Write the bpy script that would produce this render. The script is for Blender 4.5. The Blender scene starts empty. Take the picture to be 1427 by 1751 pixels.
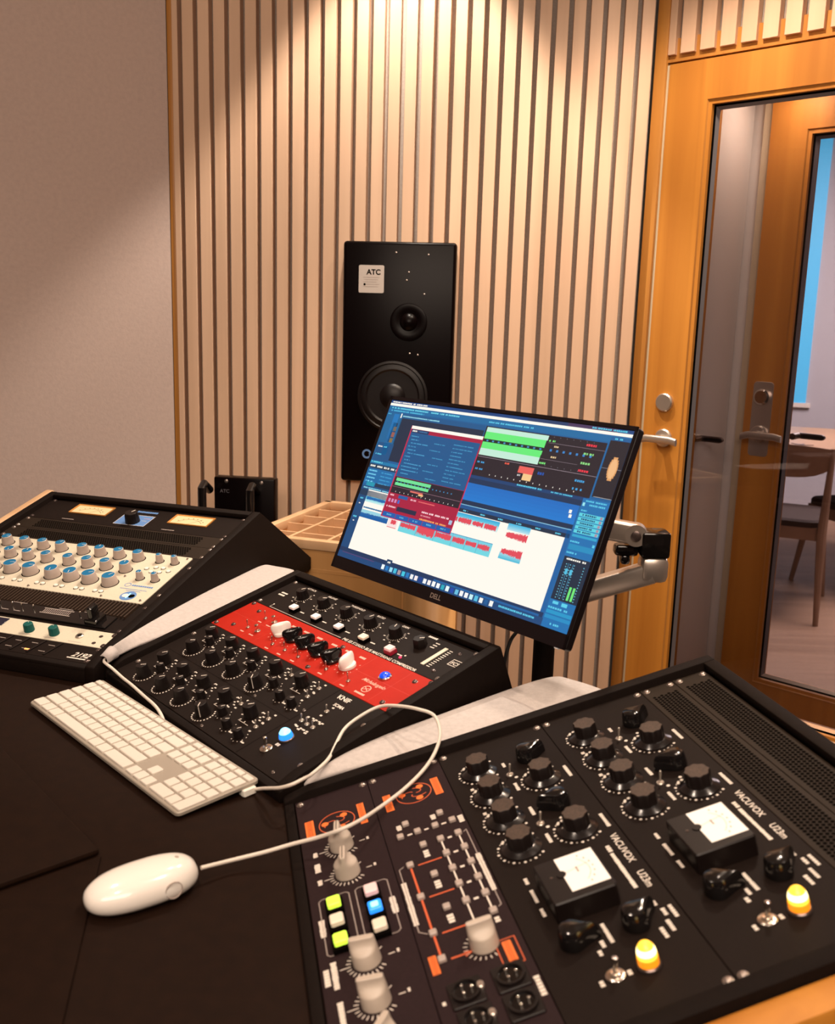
import bpy, bmesh, math, random
from mathutils import Vector, Matrix
PI = math.pi
rad = math.radians
random.seed(7)
SC = bpy.context.scene
COL = SC.collection

# ------------------------------------------------------------------ camera
def cam_axes(pitch, roll):
    cp, sp = math.cos(pitch), math.sin(pitch)
    fwd = Vector((0, cp, -sp)); right = Vector((1, 0, 0)); up = right.cross(fwd)
    c, s = math.cos(roll), math.sin(roll)
    return c*right + s*up, -s*right + c*up, fwd
r_, u_, w_ = cam_axes(rad(11.2746), rad(1.6373))
cd = bpy.data.cameras.new('camera'); cam = bpy.data.objects.new('camera', cd); COL.objects.link(cam)
M = Matrix.Identity(4)
for i in range(3):
    M[i][0] = r_[i]; M[i][1] = u_[i]; M[i][2] = -w_[i]
M[2][3] = 1.325
cam.matrix_world = M
cd.sensor_fit = 'VERTICAL'; cd.sensor_height = 36.0
cd.lens = 1648.32/1751*36.0
cd.clip_start = 0.05; cd.clip_end = 60
cd.dof.use_dof = True; cd.dof.focus_distance = 1.75; cd.dof.aperture_fstop = 8.0
SC.camera = cam

# ------------------------------------------------------------------ world, exposure, lights
SC.view_settings.view_transform = 'Standard'; SC.view_settings.look = 'None'
SC.view_settings.exposure = 0.0; SC.view_settings.gamma = 1.0
SC.view_settings.use_curve_mapping = False
wd = bpy.data.worlds.new('world'); SC.world = wd; wd.use_nodes = True
wd.node_tree.nodes['Background'].inputs[0].default_value = (0.95, 0.75, 0.6, 1)
wd.node_tree.nodes['Background'].inputs[1].default_value = 0.05

def spot(name, loc, target, power, col, half, blend, size):
    l = bpy.data.lights.new(name, 'SPOT'); l.energy = power; l.color = col
    l.spot_size = 2*rad(half); l.spot_blend = blend; l.shadow_soft_size = size
    o = bpy.data.objects.new(name, l); COL.objects.link(o); o.location = loc
    o.rotation_euler = (Vector(target)-Vector(loc)).to_track_quat('-Z', 'Y').to_euler()
    return o
def area(name, loc, target, power, col, sx, sy):
    l = bpy.data.lights.new(name, 'AREA'); l.energy = power; l.color = col; l.shape = 'RECTANGLE'
    l.size = sx; l.size_y = sy
    o = bpy.data.objects.new(name, l); COL.objects.link(o); o.location = loc
    o.rotation_euler = (Vector(target)-Vector(loc)).to_track_quat('-Z', 'Y').to_euler()
    return o

# wall frames -------------------------------------------------------------
C0 = Vector((0.607, 2.600, 0))
class Wall:
    def __init__(s, C, yaw, off=0):
        y = rad(yaw); s.yaw = y
        s.a = Vector((math.cos(y), math.sin(y), 0)); s.n = Vector((math.sin(y), -math.cos(y), 0))
        s.C = C + s.n*off
        s.m = Matrix(((s.a.x, -s.n.x, 0, s.C.x), (s.a.y, -s.n.y, 0, s.C.y), (0, 0, 1, 0), (0, 0, 0, 1)))
    def p(s, x, z, out=0):            # point: along wall, height, towards the room
        return s.C + s.a*x + s.n*out + Vector((0, 0, z))
WF = Wall(C0, -6)
WD = Wall(C0, -42)
WARM = (1.0, 0.79, 0.60); NEUT = (1.0, 0.80, 0.64)
CEIL = 2.62
def down(name, x, w, out, p, half, blend=.25, size=.03, col=WARM):
    a = w.p(x, CEIL-.02, out); b = w.p(x, 0, out)
    return spot(name, a, b, p, col, half, blend, size)
down('downlight_front', -.66, WF, .27, 100, 39, .35, .03, (1.0, .87, .73))
down('downlight_front_b', -.14, WF, .30, 16, 36, .6, .03, (1.0, .87, .73))
down('downlight_door', .30, WD, .42, 75, 46, .5)
spot('desk_downlight_a', (-.75, 1.2, CEIL-.02), (-.7, 1.3, 0), 34, NEUT, 58, .9, .05)
spot('desk_downlight_b', (.55, .9, CEIL-.02), (.5, 1.0, 0), 38, NEUT, 58, .9, .05)
spot('desk_downlight_c', (-.2, .1, CEIL-.02), (-.2, .3, 0), 34, NEUT, 58, .9, .05)
spot('desk_downlight_d', (.25, 1.75, CEIL-.02), (.25, 1.75, 0), 16, NEUT, 50, .9, .05)
area('room_soft', (-.2, -.6, 2.5), (-.3, 2.4, 1.3), 82, NEUT, 2.0, 1.2)
area('lounge_light', (2.6, 4.9, 2.5), (2.6, 5.2, 0), 200, (1.0, .88, .8), 1.6, 1.6)

# ------------------------------------------------------------------ materials
def mat(name, col, rough=.5, metal=0, noise=0, nscale=200, bump=0, bscale=300, emit=None, es=1, spec=.5, coat=0, alpha=1, trans=0):
    m = bpy.data.materials.new(name); m.use_nodes = True
    nt = m.node_tree; b = nt.nodes['Principled BSDF']
    b.inputs['Base Color'].default_value = (*col, 1); b.inputs['Roughness'].default_value = rough
    b.inputs['Metallic'].default_value = metal; b.inputs['Specular IOR Level'].default_value = spec
    b.inputs['Coat Weight'].default_value = coat; b.inputs['Transmission Weight'].default_value = trans
    if emit:
        b.inputs['Emission Color'].default_value = (*emit, 1); b.inputs['Emission Strength'].default_value = es
    tc = nt.nodes.new('ShaderNodeTexCoord')
    if noise:
        n = nt.nodes.new('ShaderNodeTexNoise'); n.inputs['Scale'].default_value = nscale; n.inputs['Detail'].default_value = 4
        nt.links.new(tc.outputs['Object'], n.inputs['Vector'])
        r = nt.nodes.new('ShaderNodeMapRange'); r.inputs['From Min'].default_value = .3; r.inputs['From Max'].default_value = .7
        r.inputs['To Min'].default_value = 1-noise; r.inputs['To Max'].default_value = 1+noise
        nt.links.new(n.outputs['Fac'], r.inputs['Value'])
        mx = nt.nodes.new('ShaderNodeVectorMath'); mx.operation = 'SCALE'; mx.inputs[0].default_value = col
        nt.links.new(r.outputs[0], mx.inputs['Scale']); nt.links.new(mx.outputs[0], b.inputs['Base Color'])
    if bump:
        n = nt.nodes.new('ShaderNodeTexNoise'); n.inputs['Scale'].default_value = bscale; n.inputs['Detail'].default_value = 3
        nt.links.new(tc.outputs['Object'], n.inputs['Vector'])
        bp = nt.nodes.new('ShaderNodeBump'); bp.inputs['Strength'].default_value = bump; bp.inputs['Distance'].default_value = .001
        nt.links.new(n.outputs['Fac'], bp.inputs['Height']); nt.links.new(bp.outputs[0], b.inputs['Normal'])
    return m
def s2l(r, g, b):
    f = lambda c: ((c/255+.055)/1.055)**2.4 if c > 10 else c/255/12.92
    return (f(r), f(g), f(b))
def wood(name, c1, c2, rough=.45, grain=(22, 22, .9), dist=2.0, coat=0, contrast=1.0):
    m = bpy.data.materials.new(name); m.use_nodes = True
    nt = m.node_tree; b = nt.nodes['Principled BSDF']; b.inputs['Roughness'].default_value = rough
    b.inputs['Coat Weight'].default_value = coat; b.inputs['Coat Roughness'].default_value = .25
    tc = nt.nodes.new('ShaderNodeTexCoord'); mp = nt.nodes.new('ShaderNodeMapping'); mp.inputs['Scale'].default_value = grain
    nt.links.new(tc.outputs['Object'], mp.inputs['Vector'])
    n = nt.nodes.new('ShaderNodeTexNoise'); n.inputs['Scale'].default_value = 1.0; n.inputs['Detail'].default_value = 6; n.inputs['Distortion'].default_value = dist
    nt.links.new(mp.outputs[0], n.inputs['Vector'])
    cr = nt.nodes.new('ShaderNodeValToRGB'); cr.color_ramp.elements[0].position = .3; cr.color_ramp.elements[1].position = .7
    cr.color_ramp.elements[0].color = (*c1, 1); cr.color_ramp.elements[1].color = (*c2, 1)
    nt.links.new(n.outputs['Fac'], cr.inputs['Fac']); nt.links.new(cr.outputs['Color'], b.inputs['Base Color'])
    return m
MT = {}
MT['plaster'] = mat('plaster', (.50, .385, .34), .9, noise=.05, nscale=90, bump=.5, bscale=160)
MT['felt'] = mat('felt', (.36, .30, .26), .95, noise=.1, nscale=200, bump=.3)
MT['birch'] = wood('birch', (.60, .385, .25), (.72, .48, .325), .55, (14, 14, .7), .6)
MT['pine'] = wood('pine', (.40, .140, .012), (.56, .225, .028), .55, (16, 16, .5), .8)
MT['beech'] = wood('beech', (.56, .33, .17), (.70, .45, .26), .5, (10, 10, 1.5), .8)
MT['veneer'] = wood('veneer', (.42, .20, .06), (.54, .28, .10), .5, (8, 8, 1.2), .8)
MT['trimwood'] = wood('trimwood', (.40, .16, .03), (.50, .22, .045), .4, (30, 30, .8), .8)
MT['oakfloor'] = wood('oakfloor', (.24, .135, .08), (.38, .23, .145), .5, (.8, 9, 1), 1.2)
MT['chairwood'] = wood('chairwood', (.27, .155, .095), (.36, .215, .14), .45, (6, 6, 6), 1)
MT['tablewood'] = wood('tablewood', (.34, .20, .11), (.46, .28, .16), .35, (2, 14, 2), 1)
MT['leather'] = mat('leather', (.0105, .0040, .0018), .66, spec=.09, noise=.15, nscale=60, bump=.25, bscale=700)
MT['black_panel'] = mat('black_panel', (.0085, .0045, .0032), .62, spec=.12, noise=.12, nscale=250, bump=.15, bscale=1500)
MT['grey_panel'] = mat('grey_panel', (.019, .0095, .0105), .62, spec=.12, noise=.10, nscale=250, bump=.15, bscale=1500)
MT['housing'] = mat('housing', (.0062, .0032, .0022), .68, spec=.10, noise=.15, nscale=150, bump=.3, bscale=900)
MT['gloss_black'] = mat('gloss_black', (.006, .005, .005), .12, spec=.6)
MT['knob_black'] = mat('knob_black', (.007, .004, .0035), .42, spec=.3)
MT['dusty_top'] = mat('dusty_top', (.050, .028, .017), .6, noise=.4, nscale=600, bump=.5, bscale=900)
MT['skirt'] = mat('skirt', (.008, .006, .006), .18)
MT['print'] = mat('print', (.72, .64, .56), .6)
MT['print_dim'] = mat('print_dim', (.35, .29, .26), .6)
MT['print_orange'] = mat('print_orange', (.85, .17, .03), .5)
MT['print_rust'] = mat('print_rust', (.62, .11, .035), .5)
MT['print_blue'] = mat('print_blue', (.10, .22, .48), .5)
MT['print_pink'] = mat('print_pink', (.95, .42, .33), .5)
MT['red'] = mat('red', (.36, .014, .006), .55, spec=.12, noise=.05, nscale=40, bump=.1, bscale=500)
MT['red_groove'] = mat('red_groove', (.45, .03, .015), .6)
MT['cream_panel'] = mat('cream_panel', (.60, .54, .42), .5, noise=.04, nscale=300)
MT['cream_knob'] = mat('cream_knob', (.40, .325, .285), .45, bump=.15, bscale=900)
MT['knob_blue'] = mat('knob_blue', (.012, .14, .30), .5, spec=.15)
MT['knob_green'] = mat('knob_green', (.008, .09, .08), .5, spec=.2)
MT['stone_knob'] = mat('stone_knob', (.50, .42, .35), .42, bump=.1, bscale=600)
MT['white_gloss'] = mat('white_gloss', (.80, .74, .68), .15)
MT['white_plastic'] = mat('white_plastic', (.80, .76, .68), .28)
MT['key_white'] = mat('key_white', (.63, .57, .50), .5)
MT['alu'] = mat('alu', (.36, .31, .255), .45, metal=.25)
MT['chrome'] = mat('chrome', (.80, .72, .64), .18, metal=1)
MT['brushed'] = mat('brushed', (.66, .57, .50), .30, metal=.85)
MT['nickel'] = mat('nickel', (.62, .55, .48), .33, metal=.85)
MT['screw'] = mat('screw', (.16, .12, .11), .3, metal=.8)
MT['screw_bright'] = mat('screw_bright', (.45, .38, .34), .28, metal=.9)
MT['vent_face'] = mat('vent_face', (.019, .012, .0075), .6, spec=.15)
MT['rib'] = mat('rib', (.034, .020, .013), .5, spec=.3)
MT['hole'] = mat('hole', (.0025, .0018, .0015), .9, spec=.02)
MT['cable_white'] = mat('cable_white', (.68, .60, .52), .45)
MT['cable_black'] = mat('cable_black', (.012, .01, .01), .5)
MT['cloth'] = mat('cloth', (.50, .445, .42), .95, noise=.07, nscale=160, bump=.9, bscale=900)
MT['speaker'] = mat('speaker', (.0022, .0008, .0009), .3, spec=.10)
MT['speaker_cone'] = mat('speaker_cone', (.004, .002, .002), .4, spec=.3)
MT['sticker'] = mat('sticker', (.48, .42, .38), .5)
MT['bezel'] = mat('bezel', (.006, .003, .004), .4, spec=.25)
MT['meter_face'] = mat('meter_face', (.82, .74, .66), .4, emit=(1, .93, .84), es=.22)
MT['meter_amber'] = mat('meter_amber', (.55, .42, .24), .5, emit=(1, .66, .30), es=.28)
MT['amber'] = mat('amber', (.7, .2, .01), .25, emit=(1.0, .28, .01), es=1.0)
MT['amber_mid'] = mat('amber_mid', (.8, .4, .03), .25, emit=(1.0, .55, .05), es=1.6)
MT['amber_core'] = mat('amber_core', (1, .8, .4), .3, emit=(1.0, .80, .38), es=3.2)
MT['blue_lamp'] = mat('blue_lamp', (.2, .6, 1), .25, emit=(.22, .68, 1.0), es=2.3)
MT['blue_dim'] = mat('blue_dim', (.01, .05, .5), .25, emit=(0, .07, .8), es=.7)
MT['btn_white'] = mat('btn_white', (.78, .70, .66), .4, emit=(1, .93, .85), es=.15)
MT['btn_warm'] = mat('btn_warm', (.75, .63, .50), .4, emit=(1, .85, .6), es=.1)
MT['btn_pink'] = mat('btn_pink', (.80, .55, .52), .4, emit=(1, .55, .6), es=.18)
MT['btn_redbody'] = mat('btn_redbody', (.22, .01, .02), .4, emit=(.5, .0, .03), es=.15)
MT['btn_lime'] = mat('btn_lime', (.5, .7, .05), .4, emit=(.55, .90, .06), es=1.0)
MT['btn_blue'] = mat('btn_blue', (.02, .25, .9), .4, emit=(.02, .25, 1.0), es=1.1)
MT['btn_cyan'] = mat('btn_cyan', (.3, .8, 1), .4, emit=(.25, .75, 1.0), es=1.1)
MT['led_red'] = mat('led_red', (.8, .02, .08), .3, emit=(1, .04, .12), es=1.2)
MT['led_orange'] = mat('led_orange', (.9, .3, .05), .3, emit=(1, .35, .12), es=1.6)
MT['lcd'] = mat('lcd', (.01, .012, .03), .2)
MT['seal'] = mat('seal', (.20, .19, .21), .4, metal=.5)
MT['paint_white'] = mat('paint_white', (.72, .66, .60), .7)
MT['cream_trim'] = mat('cream_trim', (.52, .42, .28), .6)
MT['ceil'] = mat('ceil', (.6, .55, .5), .9)
MT['room_floor'] = mat('room_floor', (.14, .09, .06), .6)
MT['sky_strip'] = mat('sky_strip', (.05, .3, .5), .5, emit=(.07, .52, .85), es=1.0)
MT['lounge_wall'] = mat('lounge_wall', (.46, .45, .49), .9)
MT['seat_dark'] = mat('seat_dark', (.03, .015, .012), .8)
def glassmat(name, tint, ior=1.5):
    m = bpy.data.materials.new(name); m.use_nodes = True; nt = m.node_tree
    for n in list(nt.nodes): nt.nodes.remove(n)
    o = nt.nodes.new('ShaderNodeOutputMaterial'); mx = nt.nodes.new('ShaderNodeMixShader')
    t = nt.nodes.new('ShaderNodeBsdfTransparent'); g = nt.nodes.new('ShaderNodeBsdfGlossy'); f = nt.nodes.new('ShaderNodeFresnel')
    t.inputs[0].default_value = (*tint, 1); g.inputs['Roughness'].default_value = .0; f.inputs[0].default_value = ior
    nt.links.new(f.outputs[0], mx.inputs[0]); nt.links.new(t.outputs[0], mx.inputs[1]); nt.links.new(g.outputs[0], mx.inputs[2])
    nt.links.new(mx.outputs[0], o.inputs[0]); return m
MT['glass'] = glassmat('glass', (.86, .84, .86))
MT['lens'] = glassmat('lens', (.95, .95, .95))
# screen material: emission from a face colour attribute
m = bpy.data.materials.new('display'); m.use_nodes = True; nt = m.node_tree; b = nt.nodes['Principled BSDF']
at = nt.nodes.new('ShaderNodeAttribute'); at.attribute_name = 'Col'
b.inputs['Base Color'].default_value = (.01, .01, .012, 1); b.inputs['Roughness'].default_value = .5
nt.links.new(at.outputs['Color'], b.inputs['Emission Color']); b.inputs['Emission Strength'].default_value = 1.0
MT['display'] = m

# ------------------------------------------------------------------ mesh builder
class MB:
    def __init__(s, k=1.0): s.v = []; s.f = []; s.mi = []; s.k = k; s.cur = 0; s.mats = []
    def use(s, name):
        m = MT[name]
        if m not in s.mats: s.mats.append(m)
        s.cur = s.mats.index(m); return s
    def add(s, vs, fs):
        b = len(s.v); s.v += [Vector(p)*s.k for p in vs]
        for f in fs: s.f.append([i+b for i in f]); s.mi.append(s.cur)
        return s
    def box(s, x0, x1, y0, y1, z0, z1):
        x0, x1 = sorted((x0, x1)); y0, y1 = sorted((y0, y1)); z0, z1 = sorted((z0, z1))
        return s.add([(x0,y0,z0),(x1,y0,z0),(x1,y1,z0),(x0,y1,z0),(x0,y0,z1),(x1,y0,z1),(x1,y1,z1),(x0,y1,z1)],
                     [(3,2,1,0),(4,5,6,7),(0,1,5,4),(1,2,6,5),(2,3,7,6),(3,0,4,7)])
    def rbox(s, x0, x1, y0, y1, z0, z1, r, top=1.0, n=4):   # rounded-corner plate with a chamfered top edge
        def ring(ins, z):
            o = []
            X0, X1, Y0, Y1 = x0+ins, x1-ins, y0+ins, y1-ins; rr = max(r-ins, .01)
            for cx, cy, a0 in ((X1-rr, Y1-rr, 0), (X0+rr, Y1-rr, 90), (X0+rr, Y0+rr, 180), (X1-rr, Y0+rr, 270)):
                for i in range(n+1):
                    a = rad(a0+90*i/n); o.append((cx+rr*math.cos(a), cy+rr*math.sin(a), z))
            return o
        return s.loft([ring(0, z0), ring(0, z1-top), ring(top, z1)])
    def loft(s, rings, cap0=True, cap1=True):
        n = len(rings[0]); vs = [p for r in rings for p in r]; fs = []
        for k in range(len(rings)-1):
            for i in range(n):
                j = (i+1) % n; fs.append((k*n+i, k*n+j, (k+1)*n+j, (k+1)*n+i))
        if cap0: fs.append(tuple(range(n-1, -1, -1)))
        if cap1: fs.append(tuple((len(rings)-1)*n+i for i in range(n)))
        return s.add(vs, fs)
    def lathe(s, prof, seg=24, c=(0, 0), flute=None, cap0=True, cap1=True):
        rings = []
        for r, z in prof:
            ring = []
            for i in range(seg):
                a = 2*PI*i/seg; rr = r
                if flute and r > 0: rr = r*(1+flute[1]*math.cos(flute[0]*a))
                ring.append((c[0]+rr*math.cos(a), c[1]+rr*math.sin(a), z))
            rings.append(ring)
        return s.loft(rings, cap0, cap1)
    def ring(s, r0, r1, z0, z1, seg=24, c=(0, 0)):
        rs = [[(c[0]+r*math.cos(2*PI*i/seg), c[1]+r*math.sin(2*PI*i/seg), z) for i in range(seg)] for r, z in ((r0,z0),(r1,z0),(r1,z1),(r0,z1),(r0,z0))]
        return s.loft(rs, False, False)
    def quad(s, x0, x1, y0, y1, z): return s.add([(x0,y0,z),(x1,y0,z),(x1,y1,z),(x0,y1,z)], [(0,1,2,3)])
    def strip(s, pts, w, z, closed=False):           # flat printed line through 2-D points
        P = [Vector(p) for p in pts]
        if closed: P = P+[P[0]]
        for a, b in zip(P, P[1:]):
            d = b-a
            if d.length < 1e-9: continue
            n = Vector((-d.y, d.x)).normalized()*w/2; e = d.normalized()*w/2
            a2, b2 = a-e*.5, b+e*.5
            s.add([(*(a2-n), z), (*(b2-n), z), (*(b2+n), z), (*(a2+n), z)], [(0,1,2,3)])
        return s
    def disc(s, cx, cy, r, z, seg=12): return s.add([(cx+r*math.cos(2*PI*i/seg), cy+r*math.sin(2*PI*i/seg), z) for i in range(seg)], [tuple(range(seg))])
    def tube(s, pts, r, seg=10, cap=True):
        P = [Vector(p) for p in pts]; rings = []; up = Vector((0, 0, 1)); n = len(P)
        rr = r if isinstance(r, (list, tuple)) else [r]*n
        prev = None
        for i in range(n):
            t = (P[min(i+1, n-1)]-P[max(i-1, 0)]).normalized()
            if prev is None:
                x = t.cross(up)
                if x.length < .05: x = t.cross(Vector((1, 0, 0)))
                x.normalize()
            else:
                x = (prev - t*prev.dot(t)).normalized()
            prev = x; y = t.cross(x)
            rings.append([tuple(P[i]+x*rr[i]*math.cos(2*PI*k/seg)+y*rr[i]*math.sin(2*PI*k/seg)) for k in range(seg)])
        return s.loft(rings, cap, cap)
    def prism(s, pts, z0, z1):
        n = len(pts)
        return s.add([(x, y, z0) for x, y in pts]+[(x, y, z1) for x, y in pts],
                     [tuple(range(n-1, -1, -1)), tuple(range(n, 2*n))]+[(i, (i+1) % n, (i+1) % n+n, i+n) for i in range(n)])
    def mesh(s, name, bevel=0, bseg=2, smooth=35):
        me = bpy.data.meshes.new(name); me.from_pydata([tuple(p) for p in s.v], [], s.f)
        for m in s.mats: me.materials.append(m)
        me.polygons.foreach_set('material_index', s.mi)
        bm = bmesh.new(); bm.from_mesh(me)
        if bevel:
            bmesh.ops.remove_doubles(bm, verts=bm.verts, dist=1e-6)
            ed = [e for e in bm.edges if len(e.link_faces) == 2 and e.calc_face_angle(0) > rad(40)]
            bmesh.ops.bevel(bm, geom=ed, offset=bevel*s.k, segments=bseg, profile=.5, affect='EDGES', clamp_overlap=True)
        bm.to_mesh(me); bm.free()
        if smooth:
            me.polygons.foreach_set('use_smooth', [True]*len(me.polygons)); me.set_sharp_from_angle(angle=rad(smooth))
        me.update(); return me

def link(name, me, parent=None, loc=(0, 0, 0), rot=(0, 0, 0)):
    o = bpy.data.objects.new(name, me); COL.objects.link(o)
    if parent: o.parent = parent
    o.location = loc; o.rotation_euler = rot
    return o
def tag(o, label=None, cat=None, group=None, kind=None):
    if label: o['label'] = label
    if cat: o['category'] = cat
    if group: o['group'] = group
    if kind: o['kind'] = kind
    return o
def thing(name, label, cat, mw=None, group=None):
    o = bpy.data.objects.new(name, None); COL.objects.link(o); o.empty_display_size = .02
    if mw is not None: o.matrix_world = mw
    return tag(o, label, cat, group)
def struct(name, me, mw=None, parent=None):
    o = link(name, me, parent)
    if mw is not None: o.matrix_world = mw
    if not parent: o['kind'] = 'structure'
    return o
def copy_tree(o, parent=None):
    c = o.copy(); COL.objects.link(c)
    if parent: c.parent = parent
    for ch in list(o.children): copy_tree(ch, c)
    return c
_txt = {}
def textmesh(body, size, material, extrude=0, shear=0, align='LEFT', offset=0):
    cu = bpy.data.curves.new('t', 'FONT'); cu.body = body; cu.size = size; cu.extrude = extrude; cu.shear = shear
    cu.align_x = align; cu.offset = offset
    o = bpy.data.objects.new('t', cu); COL.objects.link(o)
    dg = bpy.context.evaluated_depsgraph_get(); me = bpy.data.meshes.new_from_object(o.evaluated_get(dg))
    bpy.data.objects.remove(o); bpy.data.curves.remove(cu)
    me.materials.clear(); me.materials.append(MT[material]); return me

# ------------------------------------------------------------------ the room
area('airlock_fill', WD.p(.25, 1.95, -.165), WD.p(.25, 0, -.165), 1.2, NEUT, .08, .08)  # added fill, no fixture here; brightens the reveal between the doors
SLAT = .0425
def slats(wall, x0, x1, z0, z1, pitch, gap, name, parent, first_gap, back='felt', base=False):
    b = MB().use('birch'); x = x0; g = first_gap
    while x < x1-1e-4:
        e = min(g-gap/2, x1)
        if e-x > .002: b.box(x, e, -.034, 0, z0, z1)
        x = g+gap/2; g += pitch
    o = link(name, b.mesh(name, bevel=.0008, bseg=1), parent); return o
w = MB().use('felt'); w.box(-1.345, -.045, .0, .10, 0, CEIL)
wf = struct('wall_front', w.mesh('wall_front'), WF.m @ Matrix.Translation((0, .034, 0)))
slats(WF, -1.298, -.047, 0, CEIL, SLAT, .0125, 'slat_cladding', wf, -1.2765)
t = MB().use('trimwood'); t.box(-1.313, -1.2985, -.03, 0, 0, CEIL)
link('edge_trim', t.mesh('edge_trim', bevel=.001), wf)
# left plaster wall, turned towards the camera
WL = Wall(WF.p(-1.313, 0, 0), 28)
w = MB().use('plaster'); w.box(-3.2, 0, 0, .1, 0, CEIL)
struct('wall_left', w.mesh('wall_left'), WL.m)
# door wall: jamb, slatted bulkhead over the door, felt backing
w = MB().use('felt'); w.box(-.02, 2.2, .026, .10, 2.0, CEIL)
wdr = struct('wall_right', w.mesh('wall_right'), WD.m)
b = MB().use('birch'); x = -.014; g = .0125
while x < 2.0:
    b.box(x, g-.0075, 0, .024, 1.995, CEIL); x = g+.0075; g += .0525
link('slat_cladding', b.mesh('slat_cladding', bevel=.0008, bseg=1), wdr)
b = MB().use('trimwood'); b.box(-.014, 2.0, .012, .026, 1.985, 2.035); b.box(-.014, 2.0, .004, .06, 1.978, 1.985)
link('bulkhead_rail', b.mesh('bulkhead_rail'), wdr)
b = MB().use('trimwood'); b.box(-.047, -.0145, -.004, .12, 0, CEIL)
tr = struct('trim_1', b.mesh('trim_1', bevel=.0015), WD.m)
b = MB().use('cream_trim'); b.box(-.0135, -.0055, .004, .05, 0, 1.972)
link('door_seal', b.mesh('door_seal'), tr)

def door(name, W, x0, x1, gx0, gx1, gz0, gz1, top, mname, sill_tone):
    d = bpy.data.objects.new(name, None); COL.objects.link(d); d.matrix_world = W.m; d['kind'] = 'structure'
    b = MB().use(mname)
    b.box(x0, gx0, 0, .06, .01, top); b.box(gx1, x1, 0, .06, .01, top)
    b.box(gx0, gx1, 0, .06, .01, gz0); b.box(gx0, gx1, 0, .06, gz1, top)
    link('door_leaf', b.mesh('door_leaf'), d)
    # bevelled wooden glazing bead then dark gasket and metal spacer
    b = MB().use('trimwood')
    for (o0, i0, ya, yb, mm) in ((-.012, .0, -.004, .012, 'trimwood'), (.0, .005, .012, .02, 'hole'), (.005, .012, .014, .022, 'seal')):
        b.use(mm)
        X0, X1, Z0, Z1 = gx0+o0, gx1-o0, gz0+o0, gz1-o0; x_0, x_1, z_0, z_1 = gx0+i0, gx1-i0, gz0+i0, gz1-i0
        vs = [(X0, ya, Z0), (X1, ya, Z0), (X1, ya, Z1), (X0, ya, Z1), (x_0, yb, z_0), (x_1, yb, z_0), (x_1, yb, z_1), (x_0, yb, z_1)]
        b.add(vs, [(1,2,6,5), (2,3,7,6), (3,0,4,7)])
        if mm == 'seal': b.use(sill_tone)  # bottom strip colour carries the light: bright as if lit on door_2, dull on door_1
        b.add(vs, [(0,1,5,4)])
    link('glazing_bead', b.mesh('glazing_bead'), d)
    b = MB().use('glass'); b.box(gx0+.005, gx1-.005, .022, .028, gz0+.005, gz1-.005)
    link('pane', b.mesh('pane'), d)
    return d
def rosette(parent, x, z, y=0, r=.024, h=.012, mt='nickel'):
    b = MB().use(mt); b.lathe([(r, 0), (r, h-.003), (r-.003, h), (0.0005, h)], 28)
    return link('lock_rosette', b.mesh('lock_rosette'), parent, (x, y, z), (PI/2, 0, 0))
def lever(parent, x, z, y, xl, xr, mt='nickel', back=False):
    h = bpy.data.objects.new('door_handle', None)
    b = MB().use(mt); b.lathe([(.024, 0), (.024, .006), (.021, .009), (.010, .010), (.010, .045), (.0005, .046)], 24)
    o = link('door_handle', b.mesh('door_handle'), parent, (x, y, z), (PI/2, 0, 0))
    b = MB().use(mt)
    pts = [(xl-x, -.006, 0), (xl-x+.02, 0, 0), (0, 0, 0), (xr-x-.02, 0, 0), (xr-x, -.004, 0)]
    rings = []
    for px, py, _ in pts:
        rings.append([(px, py+.010*math.cos(a), .048+.006*math.sin(a)) for a in [2*PI*i/12 for i in range(12)]])
    b.loft(rings); link('lever', b.mesh('lever'), o)
    return o
d1 = door('door_1', WD, -.005, .96, .118, .84, .348, 1.865, 1.972, 'pine', 'trimwood')
rosette(d1, .054, 1.129); lever(d1, .058, 1.035, 0, .010, .118)
WD2 = Wall(C0, -42, -.27)
d2 = door('door_2', WD2, .155, 1.10, .266, .98, .345, 1.822, 1.96, 'pine', 'nickel')
b = MB().use('nickel'); b.rbox(.176, .232, .98, 1.185, 0, .003, .004, .0008)
esc = link('escutcheon', b.mesh('escutcheon'), d2); esc.rotation_euler = (PI/2, 0, 0)
b = MB().use('chrome'); b.lathe([(.022, 0), (.022, .010), (.017, .014), (.0005, .014)], 24)
link('lock_cylinder', b.mesh('lock_cylinder'), d2, (.204, -.003, 1.144), (PI/2, 0, 0))
lever(d2, .204, 1.042, -.003, .172, .285)
# handles on the far faces of both doors, seen through the panes
for dd, xa, xb, zz in ((d1, .10, .175, 1.032), (d2, .26, .345, 1.037)):
    b = MB().use('screw'); b.rbox(xa, xb, -.008, .008, -.006, .006, .007, .002)
    link('rear_lever', b.mesh('rear_lever'), dd, (0, .105, zz), (PI/2, 0, 0))
    b = MB().use('screw'); b.lathe([(.009, 0), (.009, .045)], 14); link('rear_spindle', b.mesh('rear_spindle'), dd, (xa+.012, .105, zz), (PI/2, 0, 0))
# reveal between the doors
b = MB().use('paint_white'); b.box(.02, .10, .08, .285, 0, 2.3); b.box(-.6, .148, .30, .36, 0, 2.5)
rv = struct('wall_reveal', b.mesh('wall_reveal'), WD.m)
b = MB().use('cream_trim'); b.box(.128, .150, .285, .30, 0, 2.1)
link('reveal_bead', b.mesh('reveal_bead'), rv)
b = MB().use('paint_white'); b.box(.02, 2.0, .08, .285, 2.0, 2.05); struct('trim_2', b.mesh('trim_2'), WD.m)
b = MB().use('paint_white'); b.box(.02, 2.2, .33, .40, 1.96, 2.6); struct('wall_lintel', b.mesh('wall_lintel'), WD.m)

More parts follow.
